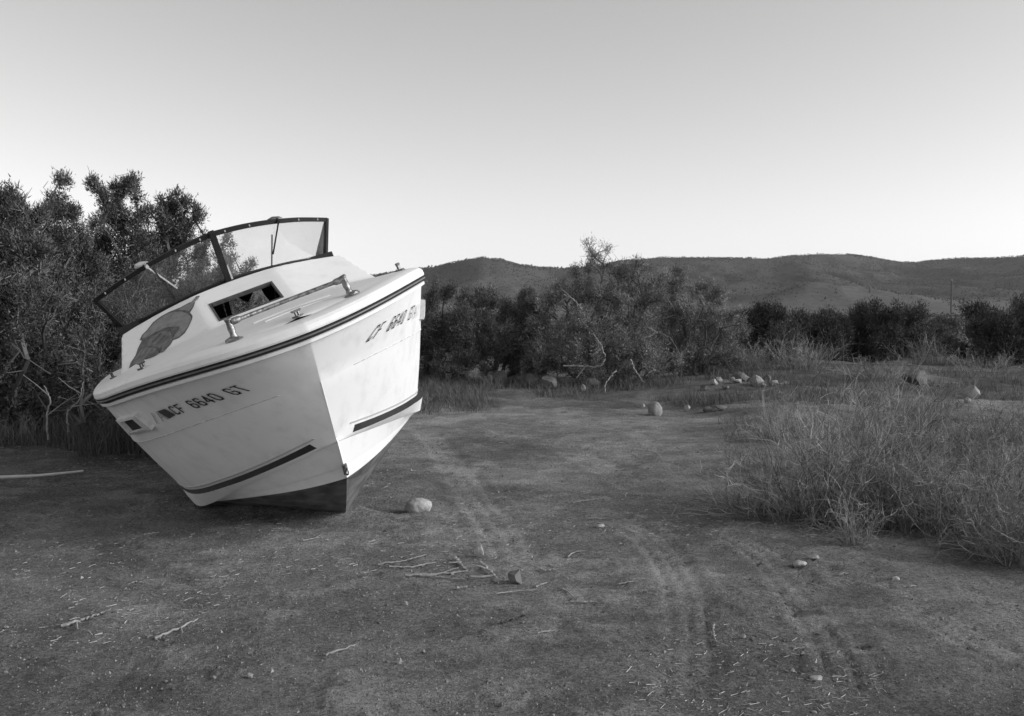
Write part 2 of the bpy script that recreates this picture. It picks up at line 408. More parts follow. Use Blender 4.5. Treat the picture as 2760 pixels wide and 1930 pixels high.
def gelcoat(name, col, dirt):
    m = mat(name, col, .42, spec=.45)
    nt = m.node_tree; b = nt.nodes['Principled BSDF']; L = nt.links; N = nt.nodes.new
    tc = N('ShaderNodeTexCoord')
    mp = N('ShaderNodeMapping'); mp.inputs['Scale'].default_value = (6, 6, 1.3); L.new(tc.outputs['Object'], mp.inputs['Vector'])
    n1 = N('ShaderNodeTexNoise'); n1.inputs['Scale'].default_value = 1.6; n1.inputs['Detail'].default_value = 7; L.new(mp.outputs[0], n1.inputs['Vector'])
    n2 = N('ShaderNodeTexNoise'); n2.inputs['Scale'].default_value = 9; n2.inputs['Detail'].default_value = 8; n2.inputs['Roughness'].default_value = .7; L.new(tc.outputs['Object'], n2.inputs['Vector'])
    r1 = N('ShaderNodeMapRange'); L.new(n1.outputs['Fac'], r1.inputs['Value'])
    for q, v in zip(('From Min','From Max','To Min','To Max'), (.5,.82,1,1-dirt)): r1.inputs[q].default_value = v
    r2 = N('ShaderNodeMapRange'); L.new(n2.outputs['Fac'], r2.inputs['Value'])
    for q, v in zip(('From Min','From Max','To Min','To Max'), (.52,.8,col,col*(1-dirt*.9))): r2.inputs[q].default_value = v
    mu = N('ShaderNodeMath'); mu.operation = 'MULTIPLY'; L.new(r1.outputs[0], mu.inputs[0]); L.new(r2.outputs[0], mu.inputs[1])
    mp3 = N('ShaderNodeMapping'); mp3.inputs['Scale'].default_value = (2.2, 9, 26); mp3.inputs['Rotation'].default_value = (.35, .5, .2); L.new(tc.outputs['Object'], mp3.inputs['Vector'])
    n3 = N('ShaderNodeTexNoise'); n3.inputs['Scale'].default_value = 2.4; n3.inputs['Detail'].default_value = 9; n3.inputs['Roughness'].default_value = .75; L.new(mp3.outputs[0], n3.inputs['Vector'])
    r3 = N('ShaderNodeMapRange'); L.new(n3.outputs['Fac'], r3.inputs['Value'])
    for q, v in zip(('From Min','From Max','To Min','To Max'), (.66,.74,1,.72)): r3.inputs[q].default_value = v
    mu2 = N('ShaderNodeMath'); mu2.operation = 'MULTIPLY'; L.new(mu.outputs[0], mu2.inputs[0]); L.new(r3.outputs[0], mu2.inputs[1])
    L.new(mu2.outputs[0], b.inputs['Base Color'])
    rr = N('ShaderNodeMapRange'); L.new(n2.outputs['Fac'], rr.inputs['Value']); rr.inputs['To Min'].default_value = .35; rr.inputs['To Max'].default_value = .65
    L.new(rr.outputs[0], b.inputs['Roughness'])
    return m
M_gel = gelcoat('hull_gelcoat', .82, .15)
M_deck = gelcoat('deck_gelcoat', .84, .10)
M_bottom = mat('bottom_paint', .13, .85, spec=.25, vary=.55, scale=7, bump=.15, bscale=60, detail=8)
M_blue = mat('stripe_vinyl', .035, .75, spec=.12, vary=.18, scale=14)
M_rub = mat('rub_rail_vinyl', .035, .8, spec=.12, vary=.25, scale=20)
M_pale = mat('weathered_plastic', .5, .5, vary=.2, scale=30)
M_rubl = mat('rub_rail_insert', .14, .5, vary=.2, scale=20)
M_black = mat('registration_vinyl', .02, .5)
M_ghost = mat('peeled_vinyl', .40, .6, vary=.25, scale=60)
M_frame = mat('windshield_aluminium', .016, .55, spec=.25, vary=.2, scale=20)
M_chrome = mat('pitted_chrome', .30, .5, metal=1., vary=.6, scale=38, bump=.3, bscale=45)
M_dark = mat('cabin_and_vent_dark', .018, .9)
M_steel = mat('dull_steel', .16, .45, metal=.6, vary=.3, scale=60)
M_seamd = mat('seam_shade_line', .58, .8, vary=.4, scale=30)
M_seam = mat('seam_shadow_line', .45, .6)
M_bolt = mat('bolt_heads', .35, .5)

def stations(k, n=90, y1=LEN):
    y0 = LINES[k][0][0]; s = np.linspace(0, 1, n)**2.0
    y = y0+(y1-y0)*s; x, z = line(k, y)
    x = x.copy(); x[0] = 0
    return np.stack([x, y, z], 1)
def keel_line(n=90):
    s = np.linspace(0, 1, n)**2.0
    y = .70+(LEN-.70)*s
    z = np.interp(y, [.70,.85,1.0,1.15,1.30,1.39,1.46,1.56,1.8,2.6,LEN], [-.95,-1.035,-1.118,-1.20,-1.278,-1.318,-1.335,-1.342,-1.345,-1.335,-1.25])
    return np.stack([0*y, y, z], 1)
def hull_rows():
    g = stations('gun'); k = stations('knuckle'); st = stations('stripe_t'); sb = stations('stripe_b'); c = stations('chine'); p = stations('paint'); kl = keel_line()
    # the moulded ledge at the seam and a soft flare in the topside
    k2 = k.copy(); k2[:,0] = np.maximum(k2[:,0]-.006, 0); k2[:,2] -= .007
    p = p.copy(); lim = c[:,2]-.02; p[:,2] = np.minimum(p[:,2], lim); p[:,0] = np.minimum(p[:,0], np.maximum(c[:,0]-.02, 0))
    rows = [g]
    def between(a, b, n, bulge=0.):
        for i in range(1, n):
            f = i/n; q = a*(1-f)+b*f
            q = q.copy(); q[1:,0] = q[1:,0]+bulge*math.sin(math.pi*f)*np.clip(q[1:,0]/.3, 0, 1); rows.append(q)
        rows.append(b)
    between(g, k, 4, -.004); rows.append(k2); between(k2, st, 5, .004); between(st, sb, 1); 
    c2 = c.copy(); c2[:,0] = np.maximum(c2[:,0]-.022, 0); c2[:,2] -= .002
    between(sb, c, 2, .006); rows.append(c2)
    mid = c2*.34+p*.66; mid2 = mid.copy(); mid2[:,0] = np.maximum(mid2[:,0]-.014, 0); mid2[:,2] -= .001
    between(c2, mid, 2); rows.append(mid2); between(mid2, p, 2)
    ip = len(rows)-1
    m3 = p*.5+kl*.5; m4 = m3.copy(); m4[:,0] = np.maximum(m4[:,0]-.016, 0)
    between(p, m3, 2); rows.append(m4); between(m4, kl, 3)
    return rows, ip
ROWS, IP = hull_rows()
def build_hull():
    n = len(ROWS[0]); m = len(ROWS)
    V, F, mi = [], [], []
    for s in (1, -1):
        o = len(V)
        for r in ROWS: V += [(s*a, b, c) for a, b, c in r]
        for j in range(m-1):
            for i in range(n-1):
                q = (o+j*n+i, o+j*n+i+1, o+(j+1)*n+i+1, o+(j+1)*n+i)
                F.append(q if s < 0 else q[::-1]); mi.append(1 if j >= IP else 0)
        # transom
        tr = [o+j*n+n-1 for j in range(m)]; 
        if s == 1: trp = tr
        else: F.append(tuple(trp+tr[::-1][1:])); mi.append(0)
    V = np.array(V)-BASE
    me = bpy.data.meshes.new('hull'); me.from_pydata(V.tolist(), [], F); me.update()
    for p, a in zip(me.polygons, mi): p.material_index = a; p.use_smooth = True
    bm = bmesh.new(); bm.from_mesh(me); bmesh.ops.remove_doubles(bm, verts=bm.verts, dist=.0004); bmesh.ops.recalc_face_normals(bm, faces=bm.faces); bm.to_mesh(me); bm.free()
    me.set_sharp_from_angle(angle=math.radians(24))
    o = link_mesh('hull', me, [M_gel, M_bottom], boat); o['label'] = 'white hull with dark scuffed bottom paint'
    return o
hull = build_hull()

def skin_point(side, y, v, off=0., k0='gun', k1='knuckle'):
    """point on the topside between two hull lines, pushed out by off"""
    e = 1e-3
    def P(y, v):
        x, z = skin(np.array([y]), v, k0, k1); return np.array([x[0], y, z[0]])
    p = P(y, v); n = np.cross(P(y+e, v)-p, P(y, v+e)-p); n /= np.linalg.norm(n)
    if n[0] < 0: n = -n
    q = p+n*off; q[0] *= side
    return q
def strip(name, side, k0, v0, k1, v1, y0, y1, off, mt, n=70, kk=('gun','knuckle')):
    """thin band laid on the hull between fractions v0 and v1 of a panel"""
    S = BShape(); ys = y0+(y1-y0)*np.linspace(0, 1, n)**1.5
    V = []
    for y in ys:
        a = skin_point(side, y, v0, off, k0, k1); b = skin_point(side, y, v1, off, k0, k1)
        a0 = skin_point(side, y, v0, -.002, k0, k1); b0 = skin_point(side, y, v1, -.002, k0, k1)
        V += [a0, a, b, b0]
    F = [(i*4+j, i*4+j+1, i*4+4+j+1, i*4+4+j) for i in range(n-1) for j in range(3)]+[(0,1,2,3), (n*4-4,n*4-3,n*4-2,n*4-1)]
    S.add(V, F); return S.build(name, mt, hull)
for s in (-1, 1):
    strip('waterline_stripe', s, 'stripe_t', .04, 'stripe_b', 1.0, .545, LEN-.02, .003, M_blue)
    strip('topside_seam', s, 'gun', .985, 'knuckle', 1.0, .30, LEN-.02, .002, M_seamd)  # grey strip puts the shaded line under the ledge into colour
    strip('pin_stripe', s, 'knuckle', .935, 'stripe_t', .96, .505, LEN-.02, .004, M_seam)  # grey pin stripe that also draws the shading of a small moulded ledge

# --- rub rail, deck edge and deck
def outward(P):
    T = np.gradient(P, axis=0); T[:,2] = 0; T /= np.linalg.norm(T, axis=1)[:,None]
    Nn = np.stack([T[:,1], -T[:,0], 0*T[:,0]], 1); Nn[0] = (0,-1,0)
    return Nn
G = stations('gun', 110); GN = outward(G)
def full(curve): # starboard stern -> stem -> port stern
    L = curve[::-1].copy(); L[:,0] *= -1
    return np.vstack([L[:-1], curve])
def sweep(name, prof, mt, parent, smooth=True):
    """profile [(out, up)] swept along the whole gunwale"""
    rows = []
    for o, u in prof:
        c = G+GN*o+np.array([0,0,u]); c[0,0] = 0; rows.append(full(c))
    n = len(rows[0]); V = np.vstack(rows)-BASE
    F = [(j*n+i, j*n+i+1, (j+1)*n+i+1, (j+1)*n+i) for j in range(len(prof)-1) for i in range(n-1)]
    return mesh_poly(name, V, F, mt, parent, smooth, 35)
rub = sweep('rub_rail', [(-.004,-.014),(.012,-.013),(.022,-.008),(.026,.004),(.022,.015),(.012,.020),(.004,.021)], M_rub, boat)
sweep('insert_strip', [(.0235,-.001),(.028,.001),(.028,.007),(.0235,.009)], M_rubl, rub)
lip_prof = [(-.004,-.040),(.008,-.037),(.012,-.020),(.004,-.014)]
sweep('lower_flange', lip_prof, M_gel, boat)
EDGE = [(.002,.019),(.026,.022),(.031,.032),(.028,.060),(.014,.078),(-.014,.092),(-.055,.100),(-.095,.104)]
Gin = G+GN*(-.095)+np.array([0,0,.104]); Gin[0,0] = 0
Gin[:,0] = np.maximum(Gin[:,0], 0)
TR_TOP_Y = 2.72                                              # aft end of the cabin
def deck_z(x, y, xe, ze):
    s = np.clip(np.abs(x)/np.maximum(xe, 1e-3), 0, 1)
    d = ze+(1-s**2)*(.008+.05*np.clip(y, 0, 1.9))
    ax = np.abs(x)
    yb = 1.70+.42*np.clip(ax-.33, 0, None)                   # foot of the sloping cabin front
    front = .215-.03*np.clip(ax-.3, 0, 1)+.60*(y-yb)
    top = .535-.10*(ax/.9)**2-.03*np.clip(y-2.25, 0, 1)
    side = .19+2.6*(.985-ax)
    t = np.minimum(np.minimum(front, top), side)
    k = .016
    h = np.clip(.5+.5*(t-d)/k, 0, 1)
    return d*(1-h)+t*h+k*h*(1-h)
def gin_at(y):
    return np.interp(y, Gin[:,1], Gin[:,0]), np.interp(y, Gin[:,1], Gin[:,2])
def dz(x, y):
    xe, ze = gin_at(np.array([y])); return float(deck_z(np.array([x]), np.array([y]), xe, ze)[0])
WIN = dict(x0=.245, x1=.252, y0=1.80, y1=2.045)               # cabin window opening on the slope
def build_deck():
    rows = []
    for o, u in EDGE:
        c = G+GN*o+np.array([0,0,u]); c[0,0] = 0; rows.append(c)
    V, F = [], []
    def addgrid(A):
        o = len(V); r, c = A.shape[:2]; V.extend(A.reshape(-1, 3).tolist())
        F.extend([(o+i*c+j, o+i*c+j+1, o+(i+1)*c+j+1, o+(i+1)*c+j) for i in range(r-1) for j in range(c-1)])
    for s in (-1, 1):
        A = np.array(rows); A = A*np.array([s,1,1]); addgrid(A)
    ycut = TR_TOP_Y
    ys = np.unique(np.r_[np.linspace(Gin[0,1], .4, 26), np.linspace(.4, 1.6, 30), np.linspace(1.6, ycut, 46), WIN['y0'], WIN['y1']])
    wx = .249
    half = np.unique(np.r_[np.linspace(0, 1, 40)])
    for a, b in zip(ys[:-1], ys[1:]):
        pass
    # across: fixed x lines so that the window and the cabin sides fall on edges
    xf = np.unique(np.r_[0, np.linspace(0, wx, 7), .285, .32, .34, np.linspace(.38, .86, 12), .88, .90, .92, .94, .96, .98, 1.0, 1.02, 1.05, 1.1, 1.2])
    grid = np.zeros((len(ys), 2*len(xf)-1, 3))
    for i, y in enumerate(ys):
        xe, ze = gin_at(np.array([y])); xe, ze = xe[0], ze[0]
        x = np.minimum(xf, xe); x = np.r_[-x[::-1][:-1], x]
        grid[i] = np.c_[x, np.full(len(x), y), deck_z(x, np.full(len(x), y), np.full(len(x), xe), np.full(len(x), ze))]
    o = len(V); r, c = grid.shape[:2]; V.extend(grid.reshape(-1, 3).tolist())
    for i in range(r-1):
        for j in range(c-1):
            ym = (ys[i]+ys[i+1])/2; xm = grid[i:i+2, j:j+2, 0].mean()
            if abs(xm) < wx and WIN['y0'] < ym < WIN['y1']: continue
            q = [o+i*c+j, o+i*c+j+1, o+(i+1)*c+j+1, o+(i+1)*c+j]
            F.append(tuple(q))
    # side decks alongside the cockpit
    for s in (-1, 1):
        ya = np.linspace(ycut, LEN, 14); A = np.zeros((4, 14, 3))
        for i, y in enumerate(ya):
            xe, ze = gin_at(np.array([y])); xi = .93
            zz = deck_z(np.array([xi]), np.array([min(y, ycut)]), xe, ze)[0]*(1-sstep(ycut, 3.6, y))+(ze[0]+.02)*sstep(ycut, 3.6, y)
            A[:, i] = [(s*xe[0], y, ze[0]), (s*(xi+.05), y, ze[0]+.01), (s*xi, y, max(zz, ze[0]+.03)), (s*(xi-.01), y, -.62)]
        addgrid(A)
    # cockpit floor, cabin bulkhead below the dash, inner face of the transom
    me_v = np.array(V)-BASE
    me = bpy.data.meshes.new('deck'); me.from_pydata(me_v.tolist(), [], F); me.update()
    me.polygons.foreach_set('use_smooth', np.full(len(me.polygons), True))
    bm = bmesh.new(); bm.from_mesh(me); bmesh.ops.remove_doubles(bm, verts=bm.verts, dist=.0006); bmesh.ops.dissolve_degenerate(bm, edges=bm.edges, dist=.0003)
    bmesh.ops.recalc_face_normals(bm, faces=bm.faces); bm.to_mesh(me); bm.free()
    me.set_sharp_from_angle(angle=math.radians(16))
    d = link_mesh('deck', me, M_deck, boat); d['label'] = 'white moulded deck and cabin front'
    S = BShape(); S.prism([(-.93,TR_TOP_Y,-.60),(.93,TR_TOP_Y,-.60),(.9,LEN-.05,-.60),(-.9,LEN-.05,-.60)], (0,0,.03)); S.build('cockpit_floor', M_steel)
    S = BShape(); S.prism([(-1.0,LEN-.12,-.6),(1.0,LEN-.12,-.6),(1.1,LEN-.12,.08),(-1.1,LEN-.12,.08)], (0,.10,0)); S.build('transom', M_gel)
    return d
deck = build_deck()

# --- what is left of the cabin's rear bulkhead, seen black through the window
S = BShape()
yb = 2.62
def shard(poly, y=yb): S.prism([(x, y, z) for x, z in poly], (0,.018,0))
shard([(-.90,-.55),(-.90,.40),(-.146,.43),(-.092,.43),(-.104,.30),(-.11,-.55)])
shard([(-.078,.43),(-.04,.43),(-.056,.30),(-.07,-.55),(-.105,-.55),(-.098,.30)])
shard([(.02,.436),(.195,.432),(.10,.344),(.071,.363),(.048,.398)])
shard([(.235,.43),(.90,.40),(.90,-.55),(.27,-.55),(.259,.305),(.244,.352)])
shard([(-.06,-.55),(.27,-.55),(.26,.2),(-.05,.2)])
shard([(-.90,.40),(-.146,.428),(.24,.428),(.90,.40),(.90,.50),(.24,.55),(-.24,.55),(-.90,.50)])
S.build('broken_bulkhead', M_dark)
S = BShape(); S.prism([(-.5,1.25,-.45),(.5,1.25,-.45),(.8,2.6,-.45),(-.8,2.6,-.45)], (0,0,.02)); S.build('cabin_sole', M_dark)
S = BShape(); S.tube([(.30,2.50,.30),(.345,2.52,.425)], .008, 6); S.tube([(.36,2.50,.425),(.40,2.52,.30)], .005, 6); S.build('loose_strut', M_steel)
# window recess
S = BShape()
def slope(x, y): return dz(x, y)
y0, y1, wx = WIN['y0'], WIN['y1'], .249
nrm = np.array([0,-.515,.857])
def wp(x, y, dn): return np.array([x, y, slope(min(abs(x), .24), y)])+nrm*dn
fr = mat('window_rubber', .07, .7, vary=.3, scale=30)
for (xa, ya), (xb, yb_) in [((-wx,y1),(wx,y1)), ((-wx,y0),(-wx,y1)), ((wx,y1),(wx,y0)), ((wx,y0),(-wx,y0))]:
    a, b = wp(xa, ya, .004), wp(xb, yb_, .004); a2, b2 = wp(xa, ya, -.018), wp(xb, yb_, -.018)
    cen = wp(0, (y0+y1)/2, 0); d1 = (cen-a); d2 = (cen-b)
    inset = .016 if ya != yb_ or ya == y0 else .026
    ta = np.array([np.sign(-xa)*inset, 0, 0])+np.array([0,.857,.515])*(inset if ya == y0 else -inset)
    tb = np.array([np.sign(-xb)*inset, 0, 0])+np.array([0,.857,.515])*(inset if yb_ == y0 else -inset)
    S.add([a, b, b+tb, a+ta, a2, b2, b2+tb, a2+ta], [(0,1,2,3), (3,2,6,7), (0,4,5,1), (4,7,6,5), (0,3,7,4), (1,5,6,2)])
win_frame = S.build('cabin_window_frame', fr)

# --- windshield
def vpt(p): return np.array(p, float)
WS_TOPL = lambda s: [vpt((0,2.27,.936)), vpt((s*.235,2.30,.922)), vpt((s*.465,2.36,.891)), vpt((s*.72,2.48,.843)), vpt((s*.966,2.63,.778))]
WS_BOT = lambda s: [vpt((0,2.47,.548)), vpt((s*.28,2.49,.532)), vpt((s*.56,2.56,.505)), vpt((s*.842,2.69,.464))]
def resample(P, n):
    P = np.array(P); d = np.r_[0, np.cumsum(np.linalg.norm(np.diff(P, axis=0), axis=1))]; q = np.linspace(0, d[-1], n)
    # smooth interpolation
    out = np.stack([np.interp(q, d, P[:,k]) for k in range(3)], 1)
    for _ in range(4): out[1:-1] = .25*out[:-2]+.5*out[1:-1]+.25*out[2:]
    return out
def ribbon(S, P, w, t, inward):
    """frame member of width w and thickness t along the points P; inward = direction of its width"""
    P = np.array(P); I = np.broadcast_to(np.array(inward, float), P.shape)
    T = np.gradient(P, axis=0); T /= np.linalg.norm(T, axis=1)[:,None]
    I = I-(I*T).sum(1)[:,None]*T; I /= np.linalg.norm(I, axis=1)[:,None]; Nn = np.cross(T, I)
    V = []
    for p, i, n in zip(P, I, Nn): V += [p-n*t/2, p+n*t/2, p+i*w+n*t/2, p+i*w-n*t/2]
    k = len(P)
    F = [(a*4+j, a*4+(j+1)%4, a*4+4+(j+1)%4, a*4+4+j) for a in range(k-1) for j in range(4)]+[(0,1,2,3), (k*4-1,k*4-2,k*4-3,k*4-4)]
    S.add(V, F)
def glass(name, tint, dust):
    m = bpy.data.materials.new(name); m.use_nodes = True; nt = m.node_tree; nt.nodes.clear(); N = nt.nodes.new; L = nt.links
    out = N('ShaderNodeOutputMaterial'); tr = N('ShaderNodeBsdfTransparent'); gl = N('ShaderNodeBsdfGlossy'); df = N('ShaderNodeBsdfDiffuse')
    tr.inputs[0].default_value = (tint,tint,tint,1); gl.inputs['Roughness'].default_value = .04; df.inputs[0].default_value = (.5,.5,.5,1)
    fre = N('ShaderNodeFresnel'); fre.inputs[0].default_value = 1.45
    m1 = N('ShaderNodeMixShader'); m2 = N('ShaderNodeMixShader')
    L.new(fre.outputs[0], m1.inputs[0]); L.new(tr.outputs[0], m1.inputs[1]); L.new(gl.outputs[0], m1.inputs[2])
    tc = N('ShaderNodeTexCoord'); nz = N('ShaderNodeTexNoise'); nz.inputs['Scale'].default_value = 3.5; nz.inputs['Detail'].default_value = 8
    L.new(tc.outputs['Object'], nz.inputs['Vector'])
    r = N('ShaderNodeMapRange'); L.new(nz.outputs['Fac'], r.inputs['Value'])
    for q, v in zip(('From Min','From Max','To Min','To Max'), (.3,.75,dust*.2,dust)): r.inputs[q].default_value = v
    L.new(r.outputs[0], m2.inputs[0]); L.new(m1.outputs[0], m2.inputs[1]); L.new(df.outputs[0], m2.inputs[2]); L.new(m2.outputs[0], out.inputs[0])
    return m
M_glass = glass('dusty_glass', .93, .10)
S = BShape()
ws_frame_pts = {}
for s in (-1, 1):
    tp = resample(WS_TOPL(s), 22); bt = resample(WS_BOT(s), 22)
    dn = (bt-tp)
    ribbon(S, tp, .034, .026, dn)
    ribbon(S, bt, .026, .030, -dn)
    S.bar(tp[-1]+.012*(bt[-1]-tp[-1]), bt[-1], .034, .026, up=(tp[-2]-tp[-1]))
    ws_frame_pts[s] = (tp, bt)
    # triangular wing behind the end post
    aft = vpt((s*.885, 3.15, .53))
    S.bar(tp[-1]-np.array([s*.012,0,.02]), aft, .020, .020, up=(1,0,0)); S.bar(bt[-1], aft, .022, .022)
ws_frame = S.build('windshield_frame', M_frame)
ws_frame['label'] = 'black framed two pane windshield'
S = BShape(); a, b = WS_TOPL(1)[0], WS_BOT(1)[0]
S.bar(a, b+np.array([0,0,-.005]), .062, .045, up=(1,0,0)); post = S.build('centre_post', M_frame, boat)
S = BShape(); S.bar(b+(a-b)*.02+np.array([.028,-.026,0]), b+(a-b)*.30+np.array([.022,-.026,0]), .012, .022, up=(1,0,0)); S.build('post_clip', M_pale, post)
for s in (-1, 1):
    tp, bt = ws_frame_pts[s]
    S = BShape(); n = len(tp); off = np.array([0,.004,0])
    V = np.vstack([tp, bt, tp+off, bt+off]).tolist()
    F = []
    for i in range(n-1):
        F += [(i, i+1, n+i+1, n+i), (2*n+i, 3*n+i, 3*n+i+1, 2*n+i+1)]
    S.add(V, F); S.build('windshield_pane', M_glass, ws_frame, smooth=True)
    aft = vpt((s*.885, 3.15, .53))
    S = BShape(); S.prism([tp[-1], bt[-1], aft], (.004,0,0)); S.build('side_pane', M_glass, ws_frame)
    # screw heads along the top rail
    for k in (2, 6, 15, 19):
        S = BShape(); p = tp[k]+(bt[k]-tp[k])*.05; S.box(p+np.array([0,-.016,0]), (.010,.007,.016)); S.build('frame_clip', M_bolt, ws_frame)
    # wiper: motor housing above the rail, arm and blade
    k = 11; p = tp[k]; d = (bt[k]-tp[k]); d = d/np.linalg.norm(d)
    S = BShape(); th = np.linspace(0, math.pi, 9)
    S.tube([p+np.array([-.075,.035,-.004]), p+np.array([-.065,.035,.006]), p+np.array([-.03,.035,.010]), p+np.array([.02,.035,.002]), p+np.array([.045,.035,-.006])], [.010,.022,.026,.020,.009], 10)
    mot = S.build('wiper_motor', M_ghost if s < 0 else M_steel, boat, smooth=True)
    S = BShape(); q = p+d*.03+np.array([0,-.03,0])
    S.tube([p+np.array([0,.02,0]), q+np.array([0,-.01,0])], .014, 8)
    lat = np.array([1.,0,0])
    e = q+d*.24+lat*(.10 if s < 0 else -.075)
    S.bar(q, e, .012, .008, up=(0,1,0)); S.build('wiper_arm', M_ghost if s < 0 else M_frame, mot)
    S = BShape(); b0 = e-d*.16+lat*(-.03 if s < 0 else .012)+np.array([0,.008,0]); b1 = e+d*.16+lat*(.004 if s < 0 else -.03)+np.array([0,.008,0])
    if s < 0: b0 = q+d*.02+lat*.03; b1 = q+d*.32+lat*.035
    S.bar(b0, b1, .009, .012, up=(0,1,0)); S.build('wiper_blade', M_frame, mot)

# --- bow rail on two posts
S = BShape()
zb = dz(.35, .20)
for s in (-1, 1):
    S.tube([(s*.355,.205,zb-.004),(s*.355,.205,zb+.006),(s*.352,.205,zb+.016)], [.056,.052,.024], 14)
    S.tube([(s*.353,.203,zb+.01),(s*.352,.20,zb+.035),(s*.350,.20,zb+.060),(s*.348,.20,zb+.100),(s*.348,.20,zb+.118),(s*.347,.20,zb+.126)], [.024,.017,.022,.018,.024,.014], 12)
S.tube([(-.335,.197,zb+.098),(-.295,.195,zb+.098),(-.28,.195,zb+.098),(0,.19,zb+.101),(.28,.195,zb+.101),(.295,.195,zb+.101),(.335,.197,zb+.101)], [.021,.019,.0125,.012,.0125,.019,.021], 12)
S.build('bow_rail', M_chrome, boat, smooth=True, angle=50)
# --- moulded ridges on the foredeck
S = BShape()
for pts in ([(-.20,.42),(.0,.44),(.28,.40)], [(-.15,.30),(.1,.31),(.22,.30)]):
    S.tube([(x, y, dz(x, y)-.004) for x, y in resample([(a,b,0) for a,b in pts], 12)[:,:2]], .012, 8)
S.build('deck_ridges', M_deck, boat, smooth=True)
# --- deck cleats
def cleat(x, y, yaw, k=1.):
    S = BShape(); z = dz(x, y); c, s = math.cos(yaw), math.sin(yaw)
    A = np.array([[c,s,0],[-s,c,0],[0,0,1]])
    def q(a, b, d): return np.array([x, y, z])+A[0]*a*k+A[1]*b*k+A[2]*d*k
    S.box(q(0,0,.005), (.10*k,.05*k,.012*k), A)
    for a in (-.022, .022): S.tube([q(a,0,.006), q(a,0,.040)], .010*k, 8)
    S.tube([q(-.075,0,.050), q(-.05,0,.046), q(0,0,.044), q(.05,0,.046), q(.075,0,.050)], [.006*k,.010*k,.012*k,.010*k,.006*k], 8)
    S.build('deck_cleat', M_steel, boat, smooth=True)
cleat(.005, .105, .9, .75); cleat(.862, .80, 1.15, 1.0); cleat(-.852, .80, -1.15, .85); cleat(-1.06, 2.2, -1.5, .9)

# --- hull vents, one each side
M_vent = mat('vent_plastic', .62, .45, vary=.15, scale=30)
for s in (-1, 1):
    ya, yb2, va, vb = 1.0, 1.52, .39, .76
    S = BShape()
    def hp(y, v, o): return skin_point(s, y, v, o)
    outer = [(ya,va),(yb2,va),(yb2,vb),(ya,vb)]; iy, iv = .05, .055
    inner = [(ya+iy+.03,va+iv),(yb2-.10,va+iv),(yb2-.10,vb-iv),(ya+iy+.03,vb-iv)]
    V = [hp(y, v, -.004) for y, v in outer]+[hp(y, v, .030) for y, v in outer]+[hp(y, v, .030) for y, v in inner]+[hp(y, v, .004) for y, v in inner]
    F = []
    for i in range(4):
        j = (i+1)%4; F += [(i,j,4+j,4+i), (4+i,4+j,8+j,8+i), (8+i,8+j,12+j,12+i)]
    S.add(V, F); vent = S.build('hull_vent', M_vent, boat)
    S = BShape(); S.add([hp(y, v, .005) for y, v in inner], [(0,1,2,3)]); S.build('vent_shade_sheet', M_dark, vent)  # flat dark sheet drawn for the shade inside the vent, no real hole

# --- registration numbers on both bows
GLY = {
 'C': [[(1,.82),(.8,1),(.2,1),(0,.82),(0,.18),(.2,0),(.8,0),(1,.18)]],
 'F': [[(0,0),(0,1),(1,1)], [(0,.52),(.8,.52)]],
 '6': [[(1,.84),(.8,1),(.2,1),(0,.82),(0,.18),(.2,0),(.8,0),(1,.18),(1,.38),(.8,.55),(.2,.55),(0,.42)]],
 '4': [[(.72,0),(.72,1),(0,.34),(0,.27),(1,.27)]],
 '0': [[(.2,0),(.8,0),(1,.18),(1,.82),(.8,1),(.2,1),(0,.82),(0,.18),(.2,0)]],
 'G': [[(1,.80),(.8,1),(.2,1),(0,.82),(0,.18),(.2,0),(.8,0),(1,.18),(1,.48),(.55,.48)]],
 'T': [[(0,1),(1,1)], [(.5,1),(.5,0)]],
 'A': [[(0,0),(.5,1),(1,0)], [(.2,.4),(.8,.4)]],
 '/': [[(.1,0),(.9,1)]],
}
def stroke(S, a, b, w, fn, ext=True):
    d = np.array(b)-np.array(a); L = np.hypot(*d); d = d/L; n = np.array([-d[1], d[0]])*w/2
    a = np.array(a)-d*w*.45; b = np.array(b)+d*w*.45
    k = max(2, int(L/.03)+1); rowA = [a+(b-a)*t+n for t in np.linspace(0,1,k)]; rowB = [a+(b-a)*t-n for t in np.linspace(0,1,k)]
    S.add([fn(*p) for p in rowA]+[fn(*p) for p in rowB], [(i, i+1, k+i+1, k+i) for i in range(k-1)])
def arc_map(side, v0, ystart, to_bow):
    """(along, up) in metres -> point on the topside; along runs the way the number reads"""
    ys = np.linspace(.03, 2.6, 900); x, z = skin(ys, v0); s = np.r_[0, np.cumsum(np.hypot(np.hypot(np.diff(x), np.diff(ys)), np.diff(z)))]
    s0 = np.interp(ystart, ys, s)
    return lambda a: float(np.interp(s0+(-a if to_bow else a), s, ys))
def lettering(side, text, ystart, v0, v1, w, gap, sw, slant, to_bow, mt, name):
    f = arc_map(side, (v0+v1)/2, ystart, to_bow)
    u = 0.
    hgt = .085
    def fn(a, h, o=.004):
        t = h/hgt; return skin_point(side, f(a+slant*h), v1+(v0-v1)*t, o)
    for ch in text:
        if ch == ' ': u += gap*2.2; continue
        S = BShape()
        for pl in GLY[ch]:
            for p, q in zip(pl[:-1], pl[1:]):
                stroke(S, (u+p[0]*w, p[1]*hgt), (u+q[0]*w, q[1]*hgt), sw, fn)
        S.build(name, mt, hull); u += w+gap
lettering(-1, 'CF 6640 GT', .685, .485, .67, .036, .0245, .011, .22, True, M_black, 'registration_letter')
lettering(1, 'CF 6640 GT', .255, .43, .635, .028, .033, .009, .0, False, M_black, 'registration_letter')
lettering(1, 'A//', .72, .45, .66, .05, .03, .010, .12, False, M_ghost, 'peeled_letter')
